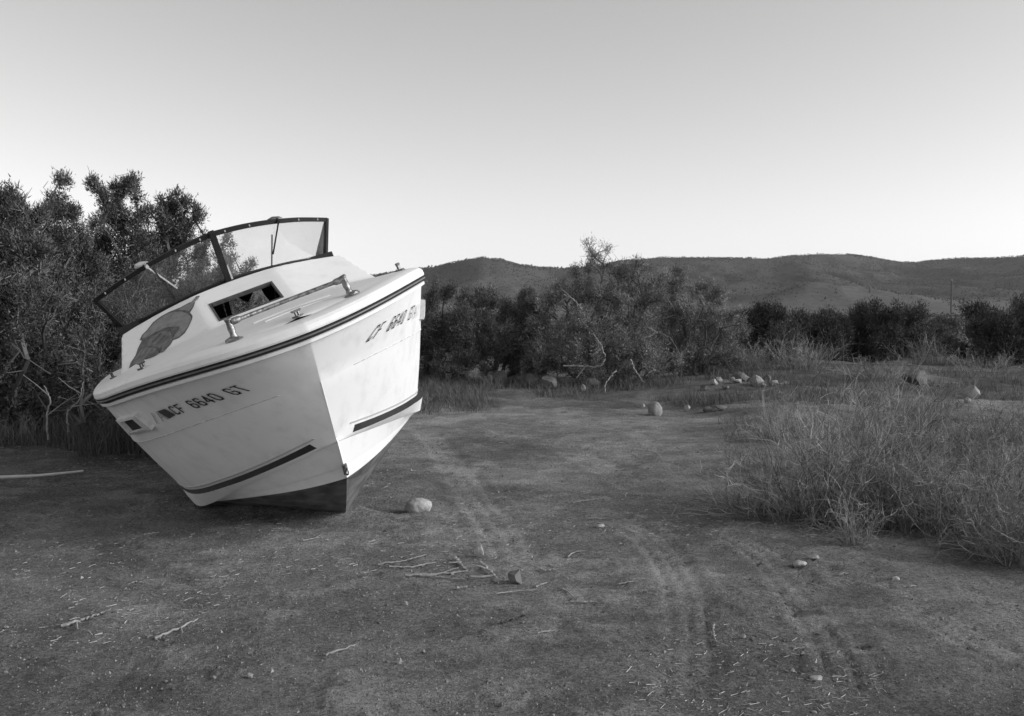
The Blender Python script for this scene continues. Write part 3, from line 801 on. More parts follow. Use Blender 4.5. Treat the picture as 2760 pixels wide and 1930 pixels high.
lettering(-1, '/A', .93, .50, .70, .06, .03, .012, .3, True, M_ghost, 'peeled_letter')
S = BShape(); S.add([skin_point(-1, y, v, .004) for y, v in [(.785,.49),(.705,.49),(.700,.67),(.778,.70)]], [(0,1,2,3)]); S.build('registration_sticker', mat('sticker', .06, .5, vary=.3, scale=60), hull)

# --- faded painted leaf motif on the starboard side of the cabin front
def decal(poly, off, name, mt, parent):
    bm = bmesh.new(); vs_ = []
    c = np.mean(poly, axis=0)
    P = [np.array(p) for p in poly]
    # fan of rings so that the print follows the slope
    rings = [1., .66, .33]
    R_ = [[bm.verts.new(tuple(np.array([*(c+(p-c)*r), 0])+np.array([0,0,dz(*(c+(p-c)*r))+off])-BASE)) for p in P] for r in rings]
    cv = bm.verts.new(tuple(np.array([*c, dz(*c)+off])-BASE)); n = len(P)
    for a, b in zip(R_[:-1], R_[1:]):
        for i in range(n): bm.faces.new((a[i], a[(i+1)%n], b[(i+1)%n], b[i]))
    for i in range(n): bm.faces.new((R_[-1][i], R_[-1][(i+1)%n], cv))
    me = bpy.data.meshes.new(name); bm.to_mesh(me); bm.free()
    return link_mesh(name, me, mt, parent)
def slope_xy(p):
    """photo pixel -> deck plan position, by marching along its line of sight"""
    v = BR.T @ np.array([(p[0]-CX)/FPX, (p[1]-CY)/FPX, 1.]); c = -BR.T @ BT
    ss = np.linspace(5.6, 8.6, 1500); Q = c[None]+ss[:,None]*(v/v[1])[None]
    xe, ge = gin_at(Q[:,1]); ze = np.where(Q[:,1] < TR_TOP_Y, deck_z(Q[:,0], Q[:,1], xe, ge), 9)
    hit = np.where((Q[:,2] < ze) & (Q[:,1] > 1.55))[0]
    return Q[hit[0],:2] if len(hit) else np.array([-.5, 2.])
k7 = lambda a, b: slope_xy((240+.22422*a, 760+.22416*b))
M_leafd = mat('motif_outline', .10, .7, vary=.4, scale=30); M_leafl = mat('motif_fill', .22, .7, vary=.22, scale=22, detail=8); M_leafm = mat('motif_shade', .145, .7, vary=.3, scale=30)
OUT = [(1290,175),(1335,170),(1310,210),(1280,240),(1255,310),(1215,370),(1245,410),(1240,450),(1200,540),(1150,620),(1080,680),(1010,705),(985,750),(930,810),(880,850),(845,855),(800,890),(700,930),(600,975),(540,1005),(480,1045),(500,980),(560,890),(590,800),(635,710),(612,700),(640,640),(700,580),(770,490),(860,420),(960,365),(1100,310),(1230,240)]
motif_o = decal([k7(*p) for p in OUT], .002, 'painted_motif', M_leafd, boat); motif_o['label'] = 'faded grey painted leaf motif on the cabin front'
cc = np.array(OUT).mean(0)
def shrink(P, k):
    P = np.array(P, float); c = P.mean(0); T = np.roll(P,-1,0)-np.roll(P,1,0); Nn = np.stack([-T[:,1], T[:,0]], 1); Nn /= np.linalg.norm(Nn, axis=1)[:,None]
    area = ((P[:,0]*np.roll(P[:,1],-1)-np.roll(P[:,0],-1)*P[:,1]).sum())
    return P+Nn*k*np.sign(area)
lobes_ = [
 ([(1290,185),(1325,180),(1300,215),(1272,245),(1245,305),(1205,360),(1150,345),(1060,345),(1120,310),(1230,250)], M_leafl),
 ([(1225,420),(1232,455),(1190,540),(1140,612),(1075,670),(1010,695),(1030,640),(1095,570),(1090,545),(1000,545),(900,560),(800,610),(720,660),(640,690),(650,645),(720,575),(790,490),(880,425),(980,375),(1100,360),(1180,385)], M_leafl),
 ([(1000,610),(1010,690),(975,745),(920,805),(870,840),(820,790),(690,775),(720,700),(800,640),(900,590)], M_leafm),
 ([(640,800),(690,790),(810,800),(850,845),(790,885),(690,925),(600,965),(520,1000),(560,910),(600,850)], M_leafm),
]
for P, mm in lobes_: decal([k7(*p) for p in P], .0035, 'motif_petal', mm, motif_o)
for a, b, w in [((880,620),(760,730),24),((920,650),(830,740),22),((970,650),(890,740),18),((690,800),(640,880),14),((750,800),(690,880),14),((800,805),(750,880),14),((620,860),(560,940),12)]:
    a, b = np.array(a, float), np.array(b, float); d = (b-a)/np.linalg.norm(b-a); n = np.array([-d[1], d[0]])*w/2
    decal([k7(*p) for p in (a, a+n+d*10, b+n*.6, b, b-n*.6, a-n+d*10)], .005, 'motif_vein', M_leafd if w > 15 else M_leafl, motif_o)

# --- bow eye and the stub of a trailer bracket at the lee quarter
S = BShape(); S.tube([(0,.585,-.845),(0,.565,-.86),(0,.575,-.885),(0,.60,-.90),(0,.625,-.895)], .012, 8); S.box((0,.603,-.868), (.03,.012,.09), [(1,0,0),(0,.78,.62),(0,-.62,.78)])
S.build('bow_eye', M_steel, boat, smooth=True)

# ------------------------------------------------------------------ vegetation
def leaf_mat(name, col, vary=.3):
    m = mat(name, col, .75, spec=.12, attr='tone')
    nt = m.node_tree; b = nt.nodes['Principled BSDF']; out = nt.nodes['Material Output']
    tr = nt.nodes.new('ShaderNodeBsdfTranslucent'); mx = nt.nodes.new('ShaderNodeMixShader'); mx.inputs[0].default_value = .12
    src = b.inputs['Base Color'].links[0].from_socket
    nt.links.new(src, tr.inputs['Color']); nt.links.new(b.outputs[0], mx.inputs[1]); nt.links.new(tr.outputs[0], mx.inputs[2]); nt.links.new(mx.outputs[0], out.inputs['Surface'])
    return m
M_leaf = leaf_mat('juniper_foliage', .112)
M_leaf_grey = leaf_mat('grey_foliage', .22)
M_leaf_mid = leaf_mat('olive_foliage', .16)
M_leaf_dark = leaf_mat('dark_foliage', .085)
M_bark = mat('juniper_bark', .12, .9, spec=.1, attr='tone')
M_barkp = mat('bleached_twigs', .21, .9, spec=.1, attr='tone')
M_straw = mat('dry_stems', .30, .85, spec=.1, attr='tone')
M_strawl = mat('dry_grass', .17, .85, spec=.1, attr='tone')

def tubes(P0, P1, r0, r1, sides=4):
    """one tapered prism for every segment P0-P1"""
    d = P1-P0; L = np.linalg.norm(d, axis=1)+1e-9; d = d/L[:,None]
    ref = np.where((np.abs(d[:,2]) < .9)[:,None], np.array([0,0,1.]), np.array([1.,0,0]))
    a = np.cross(d, ref); a /= np.linalg.norm(a, axis=1)[:,None]; b = np.cross(d, a)
    n = len(P0); V = np.zeros((n, 2*sides, 3))
    for k in range(sides):
        w = 2*math.pi*k/sides; o = math.cos(w)*a+math.sin(w)*b
        V[:,k] = P0+o*r0[:,None]; V[:,sides+k] = P1+o*r1[:,None]
    f = np.array([(k, (k+1)%sides, sides+(k+1)%sides, sides+k) for k in range(sides)])
    F = (np.arange(n)[:,None,None]*2*sides+f[None]).reshape(-1, 4)
    return V.reshape(-1, 3), F, np.repeat(np.arange(n), 2*sides)
def unit(v): return v/(np.linalg.norm(v, axis=-1, keepdims=True)+1e-9)

def grow(base, stems, targets, R, wob=.06, step=.16, bias=.25):
    """twisting limbs that reach every target; returns nodes and their parents"""
    nodes = [np.array(base, float)+np.array([s[0], s[1], -.05]) for s in stems]; par = [-1]*len(nodes)
    order = np.argsort(np.linalg.norm((targets-base)*np.array([1,1,.8]), axis=1)+R.normal(0, .12, len(targets)))
    arr = np.zeros((40000, 3)); arr[:len(nodes)] = nodes; cnt = len(nodes); dist = np.zeros(40000)
    par = np.full(40000, -1); tip = []; par[1:cnt] = 0
    for t in order:
        p = targets[t]; d = np.linalg.norm(arr[:cnt]-p, axis=1)
        i = int((d+bias*dist[:cnt]).argmin()); L = d[i]
        n = max(1, int(L/step)); perp = R.normal(0, 1, 3); q0 = arr[i].copy(); prev = i
        sag = np.array([0,0,-.10*L])*R.uniform(-.4, 1.4)
        for k in range(1, n+1):
            f = k/n; w = math.sin(math.pi*f)
            q = q0+(p-q0)*f+sag*w+perp*wob*w*L*.6+R.normal(0, wob*.28, 3)*(k < n)
            arr[cnt] = q; par[cnt] = prev; dist[cnt] = dist[prev]+np.linalg.norm(q-arr[prev]); prev = cnt; cnt += 1
        tip.append(prev)
    w = np.ones(cnt)
    for k in range(cnt-1, -1, -1):
        if par[k] >= 0: w[par[k]] += w[k]*.9
    return arr[:cnt], par[:cnt], w

def limb_mesh(name, parent, loc, nodes, par, w, r0, rp, rmax, mt, R, sides=4, tone=(.7,1.3)):
    k = np.where(par >= 0)[0]; rr = np.minimum(r0*w**rp, rmax)
    V, F, own = tubes(nodes[par[k]], nodes[k], np.minimum(rr[par[k]], rr[k]*1.35), rr[k], sides)
    tn = R.uniform(*tone, len(k))[own]
    return mesh_fast(name, V-loc, F, mt, parent, attr={'tone': tn})
def blades_mesh(name, parent, loc, C, D, nb, spread, blen, bwid, mt, R, tone, up=.35, jit=.75):
    """C tuft centres, D their outward direction"""
    n = len(C)*nb; own = np.repeat(np.arange(len(C)), nb)
    rad = R.normal(0, 1, (n, 3))*spread*np.array([1,1,1.15])
    c = C[own]+rad
    d = unit(D[own]*.55+np.array([0,0,up])+unit(rad)*.55+R.normal(0, jit, (n, 3))*.6)
    L = blen*R.uniform(.55, 1.35, n); W = bwid*R.uniform(.6, 1.3, n)
    s = unit(np.cross(d, R.normal(0, 1, (n, 3))))
    V = np.stack([c-s*W[:,None]*.5, c+s*W[:,None]*.5, c+d*L[:,None]+s*W[:,None]*.15], 1)
    F = np.arange(n*3).reshape(n, 3)
    tn = np.repeat((tone[own]*R.uniform(.75, 1.25, n)), 3)
    return mesh_fast(name, V.reshape(-1, 3)-loc, F, mt, parent, attr={'tone': tn})

def crown_points(lobes, Y, R, ntuft, clump=.42, flame=1.2, shell=.38):
    """tuft centres in uneven clumps through the crown's volume"""
    C = []; out = []; areas = np.array([l[2]*l[3] for l in lobes], float)
    for l, a in zip(lobes, areas/areas.sum()):
        k = Y/FPX; rx, rz = l[2]*k, l[3]*k; ry = max(rx, .3)*1.25; c = at(l[0], l[1], Y+R.uniform(-.55, .55)*min(1., rx*2.5))
        n = max(8, int(ntuft*a)); m = max(5, int(n/13))
        dv = unit(R.normal(0, 1, (m, 3))); rr = R.random(m)**shell*R.uniform(.78, 1.08, m)
        sc = c+dv*rr[:,None]*np.array([rx, ry, rz])
        sr = clump*min(rx, rz)*R.uniform(.55, 1.2, m)
        pick = R.integers(0, m, n)
        p = sc[pick]+unit(R.normal(0, 1, (n, 3)))*(R.random(n)**.45*sr[pick])[:,None]*np.array([.85,.85,flame])
        C.append(p); out.append(unit(p-(c-np.array([0,0,rz*.4]))))
    return np.vstack(C), np.vstack(out)

def tree(name, label, category, base_px, Y, lobes, ntuft, nb, seed, group=None, spread=.055, blen=.055, bwid=.016, leaf=None, bark=None, stems=4, foot=.18,
         bare=60, r0=.0042, rp=.42, rmax=.09, wob=.07, clump=.42, flame=1.2, tonevar=.35, up=.35, zmin=.12, shell=.38, sprigs=0):
    R = np.random.default_rng(seed)
    b = at(base_px, 900, Y); b[2] = float(ground_z(b[0], b[1])); loc = b.copy()
    T, D = crown_points(lobes, Y, R, ntuft, clump, flame, shell)
    keep = T[:,2] > b[2]+zmin; T, D = T[keep], D[keep]
    ex = []
    if bare:
        i = R.integers(0, len(T), bare); ex = T[i]+R.normal(0, .16, (bare, 3)); ex[:,2] = np.maximum(b[2]+.1, ex[:,2]-R.uniform(0, .5, bare)*(ex[:,2]-b[2]))
    allt = np.vstack([T, ex]) if bare else T
    st = [(R.normal(0, foot), R.normal(0, foot)) for _ in range(stems)]
    nodes, par, w = grow(b, st, allt, R, wob)
    o = empty(name, loc); tag(o, label, category, group)
    limb_mesh('trunk', o, loc, nodes, par, w, r0, rp, rmax, bark or M_bark, R)
    tone = np.clip(1+R.normal(0, tonevar, len(T)), .35, 2.0)
    blades_mesh('crown', o, loc, T, D, nb, spread, blen, bwid, leaf or M_leaf, R, tone, up)['kind'] = 'stuff'
    if sprigs:                                                     # bare dead twigs poking through the crown
        i = R.integers(0, len(T), sprigs); p = T[i]; d = unit(D[i]+R.normal(0, .8, p.shape)); L = R.uniform(.08, .24, sprigs)
        m1 = p+d*L[:,None]*.5+R.normal(0, .05, p.shape); m2 = p+d*L[:,None]+R.normal(0, .06, p.shape)
        V, F, own = tubes(np.vstack([p, m1]), np.vstack([m1, m2]), np.full(2*sprigs, .0042), np.full(2*sprigs, .0026), 3)
        mesh_fast('dead_twigs', V-loc, F, M_barkp, o, attr={'tone': np.tile(R.uniform(.7, 1.3, sprigs), 2)[own]})['kind'] = 'stuff'
    return o

def dry_shrub(name, label, category, xy, rad, height, nst, seed, group=None, lean=(0,0), thick=.0027, nb=6, ntw=2, mt=None, spread=1.0, droop=.25, tone=(.45,1.4), core=.16, wild=1.):
    """straggling dry bush: arching stems, side branches, fine twigs"""
    R = np.random.default_rng(seed)
    b = np.array([xy[0], xy[1], float(ground_z(*xy))]); o = empty(name, b); tag(o, label, category, group)
    def run(p, d, L, m, curl, rise):
        pts = [p]
        for k in range(m):
            d = unit(d+R.normal(0, curl, d.shape)+np.array([0,0,rise[0]+(rise[1]-rise[0])*k/m])); q = pts[-1]+d*(L/m)[:,None]
            q[:,2] = np.maximum(q[:,2], .010+.02*R.random(len(q))); pts.append(q)
        return np.stack(pts, 0)
    def mesh(nm, P, r, tn, taper=.75):
        m = len(P)-1; n = P.shape[1]
        ra = np.concatenate([r*(1-taper*k/m) for k in range(m)]); rb = np.concatenate([r*(1-taper*(k+1)/m) for k in range(m)])
        V, F, own = tubes(P[:-1].reshape(-1, 3), P[1:].reshape(-1, 3), ra, rb, 3)
        mesh_fast(nm, V, F, mt or M_straw, o, attr={'tone': np.tile(tn, m)[own]})['kind'] = 'stuff'
    az = R.uniform(0, 2*math.pi, nst); el = np.clip(np.abs(R.normal(0, .60, nst))*spread, 0, 1.42)
    L = 1/np.sqrt((np.sin(el)/rad)**2+(np.cos(el)/height)**2)*R.uniform(.45, 1.1, nst)*(1+.25*(R.random(nst) < .08))
    d = unit(np.stack([np.cos(az)*np.sin(el), np.sin(az)*np.sin(el), np.cos(el)], 1)+np.array([lean[0], lean[1], 0]))
    rr = np.sqrt(R.random(nst))*core*rad*2.2; p = np.stack([np.cos(az)*rr, np.sin(az)*rr, -.01+0*az], 1)
    P = run(p, d, L, 7, .17*wild, (.10, -droop*.5)); th = thick*R.uniform(.6, 1.6, nst); tn = R.uniform(*tone, nst)
    mesh('stems', P, th*1.2, tn)
    own = np.repeat(np.arange(nst), nb); n2 = len(own); k = R.integers(1, 7, n2); s = R.random(n2)
    q = P[k, own]*(1-s)[:,None]+P[np.minimum(k+1, 7), own]*s[:,None]; ax = unit(P[np.minimum(k+1, 7), own]-P[k-1, own])
    L2 = L[own]*R.uniform(.12, .42, n2); d2 = unit(ax+R.normal(0, .5*wild, ax.shape)+np.array([0,0,.1]))
    P2 = run(q, d2, L2, 3, .22*wild, (.08, -.05)); t2 = tn[own]*R.uniform(.8, 1.25, n2)
    mesh('branches', P2, th[own]*.62, t2)
    if ntw:
        o3 = np.repeat(np.arange(n2), ntw); n3 = len(o3); k = R.integers(1, 4, n3); q = P2[k, o3]; ax = unit(P2[k, o3]-P2[k-1, o3])
        P3 = run(q, unit(ax+R.normal(0, .7*wild, ax.shape)), R.uniform(.03, .13, n3)*(.6+.5*height), 2, .3, (.05, .05))
        mesh('twigs', P3, th[own][o3]*.48, t2[o3]*R.uniform(.8, 1.3, n3))
    return o

# --- junipers on the left, behind the boat
JF = dict(spread=.036, blen=.045, bwid=.0145, flame=1.7, shell=.5, tonevar=.45)
JG = 'junipers behind the boat'
tree('juniper_tree', 'spire topped juniper left of the boat, tallest at far left', 'tree', 178, 11.6,
     [(162,500,14,50),(150,560,26,50),(185,575,22,42),(120,590,28,40),(150,650,75,70),(215,660,40,60),(110,720,80,90),(200,770,95,110),(140,880,110,110),(220,960,95,110),(140,1050,100,100)], 2070, 41, 101, JG, stems=5, bare=110, sprigs=150, clump=.42, **JF)
tree('juniper_tree', 'tall twin crowned juniper rising above the left windshield corner', 'tree', 345, 12.6,
     [(275,530,30,44),(318,505,20,36),(362,500,26,44),(385,560,26,44),(300,590,55,50),(370,640,55,60),(290,700,75,90),(370,740,85,100),(300,850,110,110),(370,900,90,100),(320,1010,110,100)], 2070, 41, 102, JG, stems=5, bare=110, sprigs=150, clump=.42, **JF)
tree('juniper_tree', 'rounded juniper seen above and through the left windshield pane', 'tree', 480, 13.4,
     [(462,560,34,36),(495,545,26,30),(535,585,26,32),(440,620,40,50),(500,630,60,56),(545,670,34,50),(470,720,85,80),(550,790,60,80),(450,830,100,90),(530,900,90,100),(470,990,110,90)], 1710, 41, 103, JG, stems=4, bare=90, sprigs=120, clump=.42, **JF)
tree('juniper_tree', 'open juniper whose branch tips show behind the windshield post', 'tree', 610, 15.2,
     [(612,650,18,28),(600,690,22,24),(630,700,16,20),(680,712,18,20),(655,735,26,22),(600,760,60,44),(650,800,70,50),(610,860,90,60),(600,930,100,80)], 720, 41, 104, JG, stems=3, bare=50, sprigs=60, clump=.42, **JF)
tree('juniper_tree', 'dense juniper cut off at the left edge of the picture', 'tree', 20, 10.6,
     [(75,590,30,50),(40,560,30,50),(-10,545,50,70),(110,640,26,40),(50,680,80,90),(-20,700,80,120),(40,820,110,120),(30,960,120,120),(30,1070,120,100)], 1710, 41, 105, JG, stems=5, bare=120, sprigs=150, clump=.42, **JF)
tree('juniper_bush', 'low leggy juniper bush beside the boat below the gunwale', 'bush', 250, 10.6,
     [(160,1010,90,90),(270,960,70,100),(230,1100,90,70),(330,1120,60,70)], 380, 40, 106, stems=6, bare=190, foot=.3, sprigs=200, clump=.5, r0=.004, **JF)
tree('juniper_tree', 'back row juniper filling the gap left of the twin crowned one', 'tree', 240, 15.5,
     [(245,650,40,50),(215,720,60,70),(270,800,90,90),(230,920,100,90),(240,1000,90,70)], 550, 36, 108, JG, stems=4, bare=40, **JF)
tree('juniper_tree', 'back row juniper between the twin crowned and rounded ones', 'tree', 430, 16.5,
     [(425,660,40,50),(410,740,60,70),(450,830,90,80),(420,930,100,80)], 550, 36, 109, JG, stems=4, bare=40, **JF)
tree('juniper_tree', 'back row juniper near the left edge of the picture', 'tree', 90, 14.8,
     [(95,640,44,50),(60,720,70,80),(110,830,90,90),(70,950,110,100)], 550, 36, 110, JG, stems=4, bare=40, **JF)
tree('juniper_bush', 'dark juniper bush standing behind the cabin of the boat', 'bush', 780, 15.6,
     [(740,840,70,50),(800,870,90,60),(760,930,110,70),(820,990,100,50)], 420, 36, 107, stems=4, bare=40, zmin=.04, blen=.05, bwid=.018, leaf=M_leaf_mid)
tree('juniper_bush', 'dark juniper bush standing behind the bright bow', 'bush', 1010, 16.6,
     [(960,850,70,50),(1040,840,60,50),(1000,910,110,70),(940,970,90,50),(1060,980,90,50)], 450, 36, 115, stems=4, bare=40, zmin=.04, blen=.05, bwid=.018, leaf=M_leaf_mid)

# --- thicket beyond the clearing
BG = 'bushes beyond the clearing'
MB = dict(foot=.5, wob=.11, blen=.048, bwid=.0125, spread=.042, zmin=.04, r0=.0036, shell=.55, tonevar=.45)
tree('desert_bush', 'dark dense bush just right of the boat\'s bow', 'bush', 1200, 17.6,
     [(1165,790,26,34),(1210,790,30,36),(1150,850,50,60),(1235,850,60,60),(1190,920,90,70),(1130,960,60,60),(1240,980,80,50),(1160,1010,70,30)], 1500, 42, 111, BG, leaf=M_leaf_mid, stems=6, bare=70, sprigs=120, clump=.45, **MB)
tree('desert_bush', 'dark spreading bush between the bow and the tall grey bush', 'bush', 1370, 18.2,
     [(1290,810,34,44),(1340,820,44,50),(1420,800,28,40),(1400,860,80,60),(1310,900,70,70),(1340,960,90,50),(1440,930,80,60),(1430,990,80,36)], 1500, 40, 112, BG, leaf=M_leaf_mid, stems=6, bare=90, sprigs=160, clump=.45, **MB)
tree('desert_bush', 'tallest grey bush in the middle with a sprig above the ridge', 'bush', 1620, 17.4,
     [(1588,662,14,22),(1634,664,14,14),(1610,690,26,20),(1580,720,40,26),(1640,725,40,28),(1700,735,50,34),(1770,770,50,40),(1480,800,50,40),(1530,770,60,44),(1620,790,90,55),(1730,800,80,60),(1560,850,130,60),(1700,870,130,70),(1500,920,100,65),(1620,940,150,64),(1740,950,120,64),(1560,1000,140,40),(1700,1005,130,34),(1470,980,70,44)], 3100, 32, 113, BG, leaf=M_leaf_grey, stems=7, bare=240, sprigs=700, clump=.45, **MB)
tree('desert_bush', 'thin grey bush sloping down right of the tallest bush', 'bush', 1860, 18.4,
     [(1810,760,40,34),(1870,770,40,34),(1930,800,40,40),(1980,850,30,40),(1800,820,80,50),(1890,850,90,60),(1830,910,120,60),(1940,910,80,60),(1820,970,120,50),(1950,970,60,44)], 1800, 30, 114, BG, leaf=M_leaf_grey, stems=7, bare=200, sprigs=500, clump=.45, **MB)
DG = 'dark junipers on the right'
tree('juniper_bush', 'dark juniper with pale inner branches left of the right hand row', 'bush', 2060, 24,
     [(2030,850,45,30),(2085,850,40,28),(2050,900,80,60),(2110,920,70,66),(2040,960,70,44)], 800, 55, 121, DG, leaf=M_leaf_dark, bark=M_barkp, stems=4, bare=60, sprigs=120, flame=1.4, spread=.075, blen=.075, bwid=.024)
tree('juniper_bush', 'dark juniper, second from the left of the right hand row', 'bush', 2200, 25.5,
     [(2180,885,60,40),(2240,880,50,36),(2160,910,60,50),(2210,930,95,66),(2200,980,90,40)], 800, 55, 122, DG, leaf=M_leaf_dark, stems=4, bare=30, flame=1.6, spread=.08, blen=.08, bwid=.026)
tree('juniper_bush', 'broad dark juniper with upright clumps left of the utility pole', 'bush', 2370, 25.5,
     [(2300,870,60,40),(2380,855,60,34),(2450,865,50,36),(2340,915,95,66),(2440,925,85,66),(2290,960,80,50),(2390,980,100,40)], 1150, 55, 123, DG, leaf=M_leaf_dark, stems=5, bare=30, flame=1.7, spread=.08, blen=.08, bwid=.026)
tree('juniper_bush', 'black juniper at the right edge of the picture', 'bush', 2680, 21.5,
     [(2690,860,80,50),(2620,880,40,36),(2670,930,95,70),(2740,900,90,90)], 800, 55, 124, DG, leaf=M_leaf_dark, stems=4, bare=20, flame=1.3, spread=.075, blen=.075, bwid=.026)
tree('juniper_bush', 'small dark bush at the foot of the utility pole', 'bush', 2545, 34, [(2545,888,34,26),(2510,896,36,22)], 150, 50, 125, leaf=M_leaf_dark, stems=3, bare=0, spread=.09, blen=.09, bwid=.03)
tree('juniper_bush', 'dark juniper filling the gap right of the pale branched one', 'bush', 2140, 27,
     [(2130,880,60,34),(2150,930,90,60),(2130,980,90,40)], 500, 46, 126, DG, leaf=M_leaf_dark, stems=4, bare=20, flame=1.5, spread=.08, blen=.08, bwid=.028)
tree('juniper_bush', 'dark juniper behind the left side of the broad one', 'bush', 2270, 27.5,
     [(2260,880,60,30),(2280,930,90,60),(2270,980,90,40)], 500, 46, 127, DG, leaf=M_leaf_dark, stems=4, bare=20, flame=1.5, spread=.08, blen=.08, bwid=.028)
tree('juniper_bush', 'dim juniper between the broad one and the utility pole', 'bush', 2490, 29,
     [(2480,890,50,28),(2500,930,80,50),(2490,975,80,36)], 420, 46, 128, DG, leaf=M_leaf_dark, stems=4, bare=20, flame=1.4, spread=.08, blen=.08, bwid=.028)

# --- pale dry shrubs
PG = 'pale dry shrubs by the rocks'
def gp(px, py): return tuple(on_ground(px, py))
M_pale_st = mat('bleached_stems', .27, .85, spec=.1, attr='tone')
for lab, px, py, r, h, n, sd in [
 ('round pale shrub behind the row of rocks', 2160, 1045, .95, .68, 130, 201),
 ('pale wispy shrub left of the round one behind the rocks', 2010, 1042, .85, .58, 120, 202),
 ('low pale shrub under the thin grey bush', 1880, 1040, .7, .46, 90, 203),
 ('pale shrub on the rise below the utility pole', 2520, 1010, 1.3, .55, 100, 204),
 ('dim shrub on the rise at the right edge', 2650, 1035, 1.1, .45, 80, 205),
 ('low dry shrub in front of the broad dark juniper', 2360, 1060, 1.0, .36, 80, 206)]:
    dry_shrub('dry_shrub', lab, 'shrub', gp(px, py), r, h, n, sd, PG, mt=M_pale_st, thick=.0042, nb=7, ntw=2, spread=1.15, droop=.2, core=.2)
FG = 'dry brush in the right foreground'
for lab, xy, r, h, n, sd, kw in [
 ('large straggly dry bush in the right foreground', gp(2250,1385), .86, .88, 235, 211, dict(lean=(.14,0), tone=(.25,1.5), wild=1.15, nb=7)),
 ('leaning dry bush spilling left onto the wheel tracks', gp(2090,1385), .90, .40, 100, 212, dict(lean=(-.30,-.1), spread=1.35, wild=1.3, tone=(.25,1.4))),
 ('tall thin stemmed bush behind the large straggly one', gp(2330,1290), .80, .92, 160, 213, dict(lean=(.08,0), tone=(.3,1.4), wild=1.1)),
 ('pale tipped dry bush at the right edge of the picture', gp(2610,1430), .90, .56, 190, 214, dict(nb=8, spread=1.15, thick=.0022, mt=M_pale_st, wild=1.6, tone=(.25,1.3))),
 ('dark tangled dry bush at the lower right edge', gp(2740,1500), .70, .42, 150, 215, dict(tone=(.2,.9), wild=1.5, nb=7)),
 ('matted dry bush between the large straggly one and the edge', gp(2440,1410), .70, .46, 150, 216, dict(tone=(.2,1.0), spread=1.2, wild=1.5)),
 ('small upright tuft of dry stems before the large bush', gp(2300,1470), .24, .30, 50, 217, dict(nb=4)),
 ('dry bush among hummocks behind the pale tipped bush', gp(2580,1230), 1.0, .45, 110, 218, dict(tone=(.35,.95), wild=1.2)),
 ('thin dry bush left of the tall thin stemmed one', gp(2120,1190), .8, .50, 80, 219, dict(wild=1.1)),
 ('broad dry bush at the right edge above the pale tipped one', gp(2700,1330), .85, .50, 120, 221, dict(tone=(.3,1.1), wild=1.4)),
 ('low grey bush on the slope left of the rock outcrop', gp(2370,1190), .9, .48, 90, 222, dict(tone=(.3,1.0), wild=1.3)),
 ('dark low bush at the right edge below the rock outcrop', gp(2710,1215), .9, .45, 90, 223, dict(tone=(.25,.9), wild=1.3)),
 ('grey bush between the tall thin stemmed one and the hummocks', gp(2470,1290), .8, .55, 110, 224, dict(tone=(.3,1.1), wild=1.3)),
 ('spindly dry bush below the rock outcrop', gp(2480,1160), 1.1, .5, 90, 220, dict(tone=(.4,1.05), wild=1.2))]:
    dry_shrub('dry_bush', lab, 'bush', xy, r, h, n, sd, FG, **kw)
# pale forked branches thrown up out of the brush
def stick(name, label, pts, r, mt, category='stick', group=None, forks=(), knob=.25):
    R = np.random.default_rng(abs(hash(label)) % 1000 if False else sum(map(ord, label)))
    r = r*.58 if group == 'dead sticks on the dirt' else r
    P = resample(np.array(pts, float), max(6, int(6*len(pts)))); n = len(P)
    P = P+(knob > .1)*np.c_[R.normal(0, r*.5, n), R.normal(0, r*.5, n), R.normal(0, r*.35, n)]
    S = Shape(); S.tube(P, r*np.linspace(1.15, .55, n)*(1+R.normal(0, knob*.4, n)).clip(.6, 1.5), 6)
    for k, d, L in forks:
        i = int(k*(n-1)); q = P[i]; d = np.array(d, float); d /= np.linalg.norm(d)
        S.tube([q, q+d*L*.5+R.normal(0, r*.8, 3), q+d*L], [r*.7, r*.5, r*.3], 5)
    b = P[0].copy(); S.v = [tuple(np.array(v)-b) for v in S.v]
    o = S.build(name, mt, None, True, 50); o.location = tuple(b); tag(o, label, category, group); return o
def lie(*px, r=.008, lift=0.):
    out = []
    for p in px:
        g = on_ground(*p); out.append((g[0], g[1], float(GROUND_Z(np.array([g[0]]), np.array([g[1]]))[0])+r*.45+.006+lift))
    return out
M_stick = mat('weathered_stick', .27, .9, spec=.1, vary=.3, scale=20, bump=.3, bscale=60)
M_stickd = mat('dark_stick', .10, .9, spec=.1, vary=.3, scale=20)
M_lath = mat('white_pipe', .62, .6, vary=.15, scale=8)
SG = 'dead sticks on the dirt'
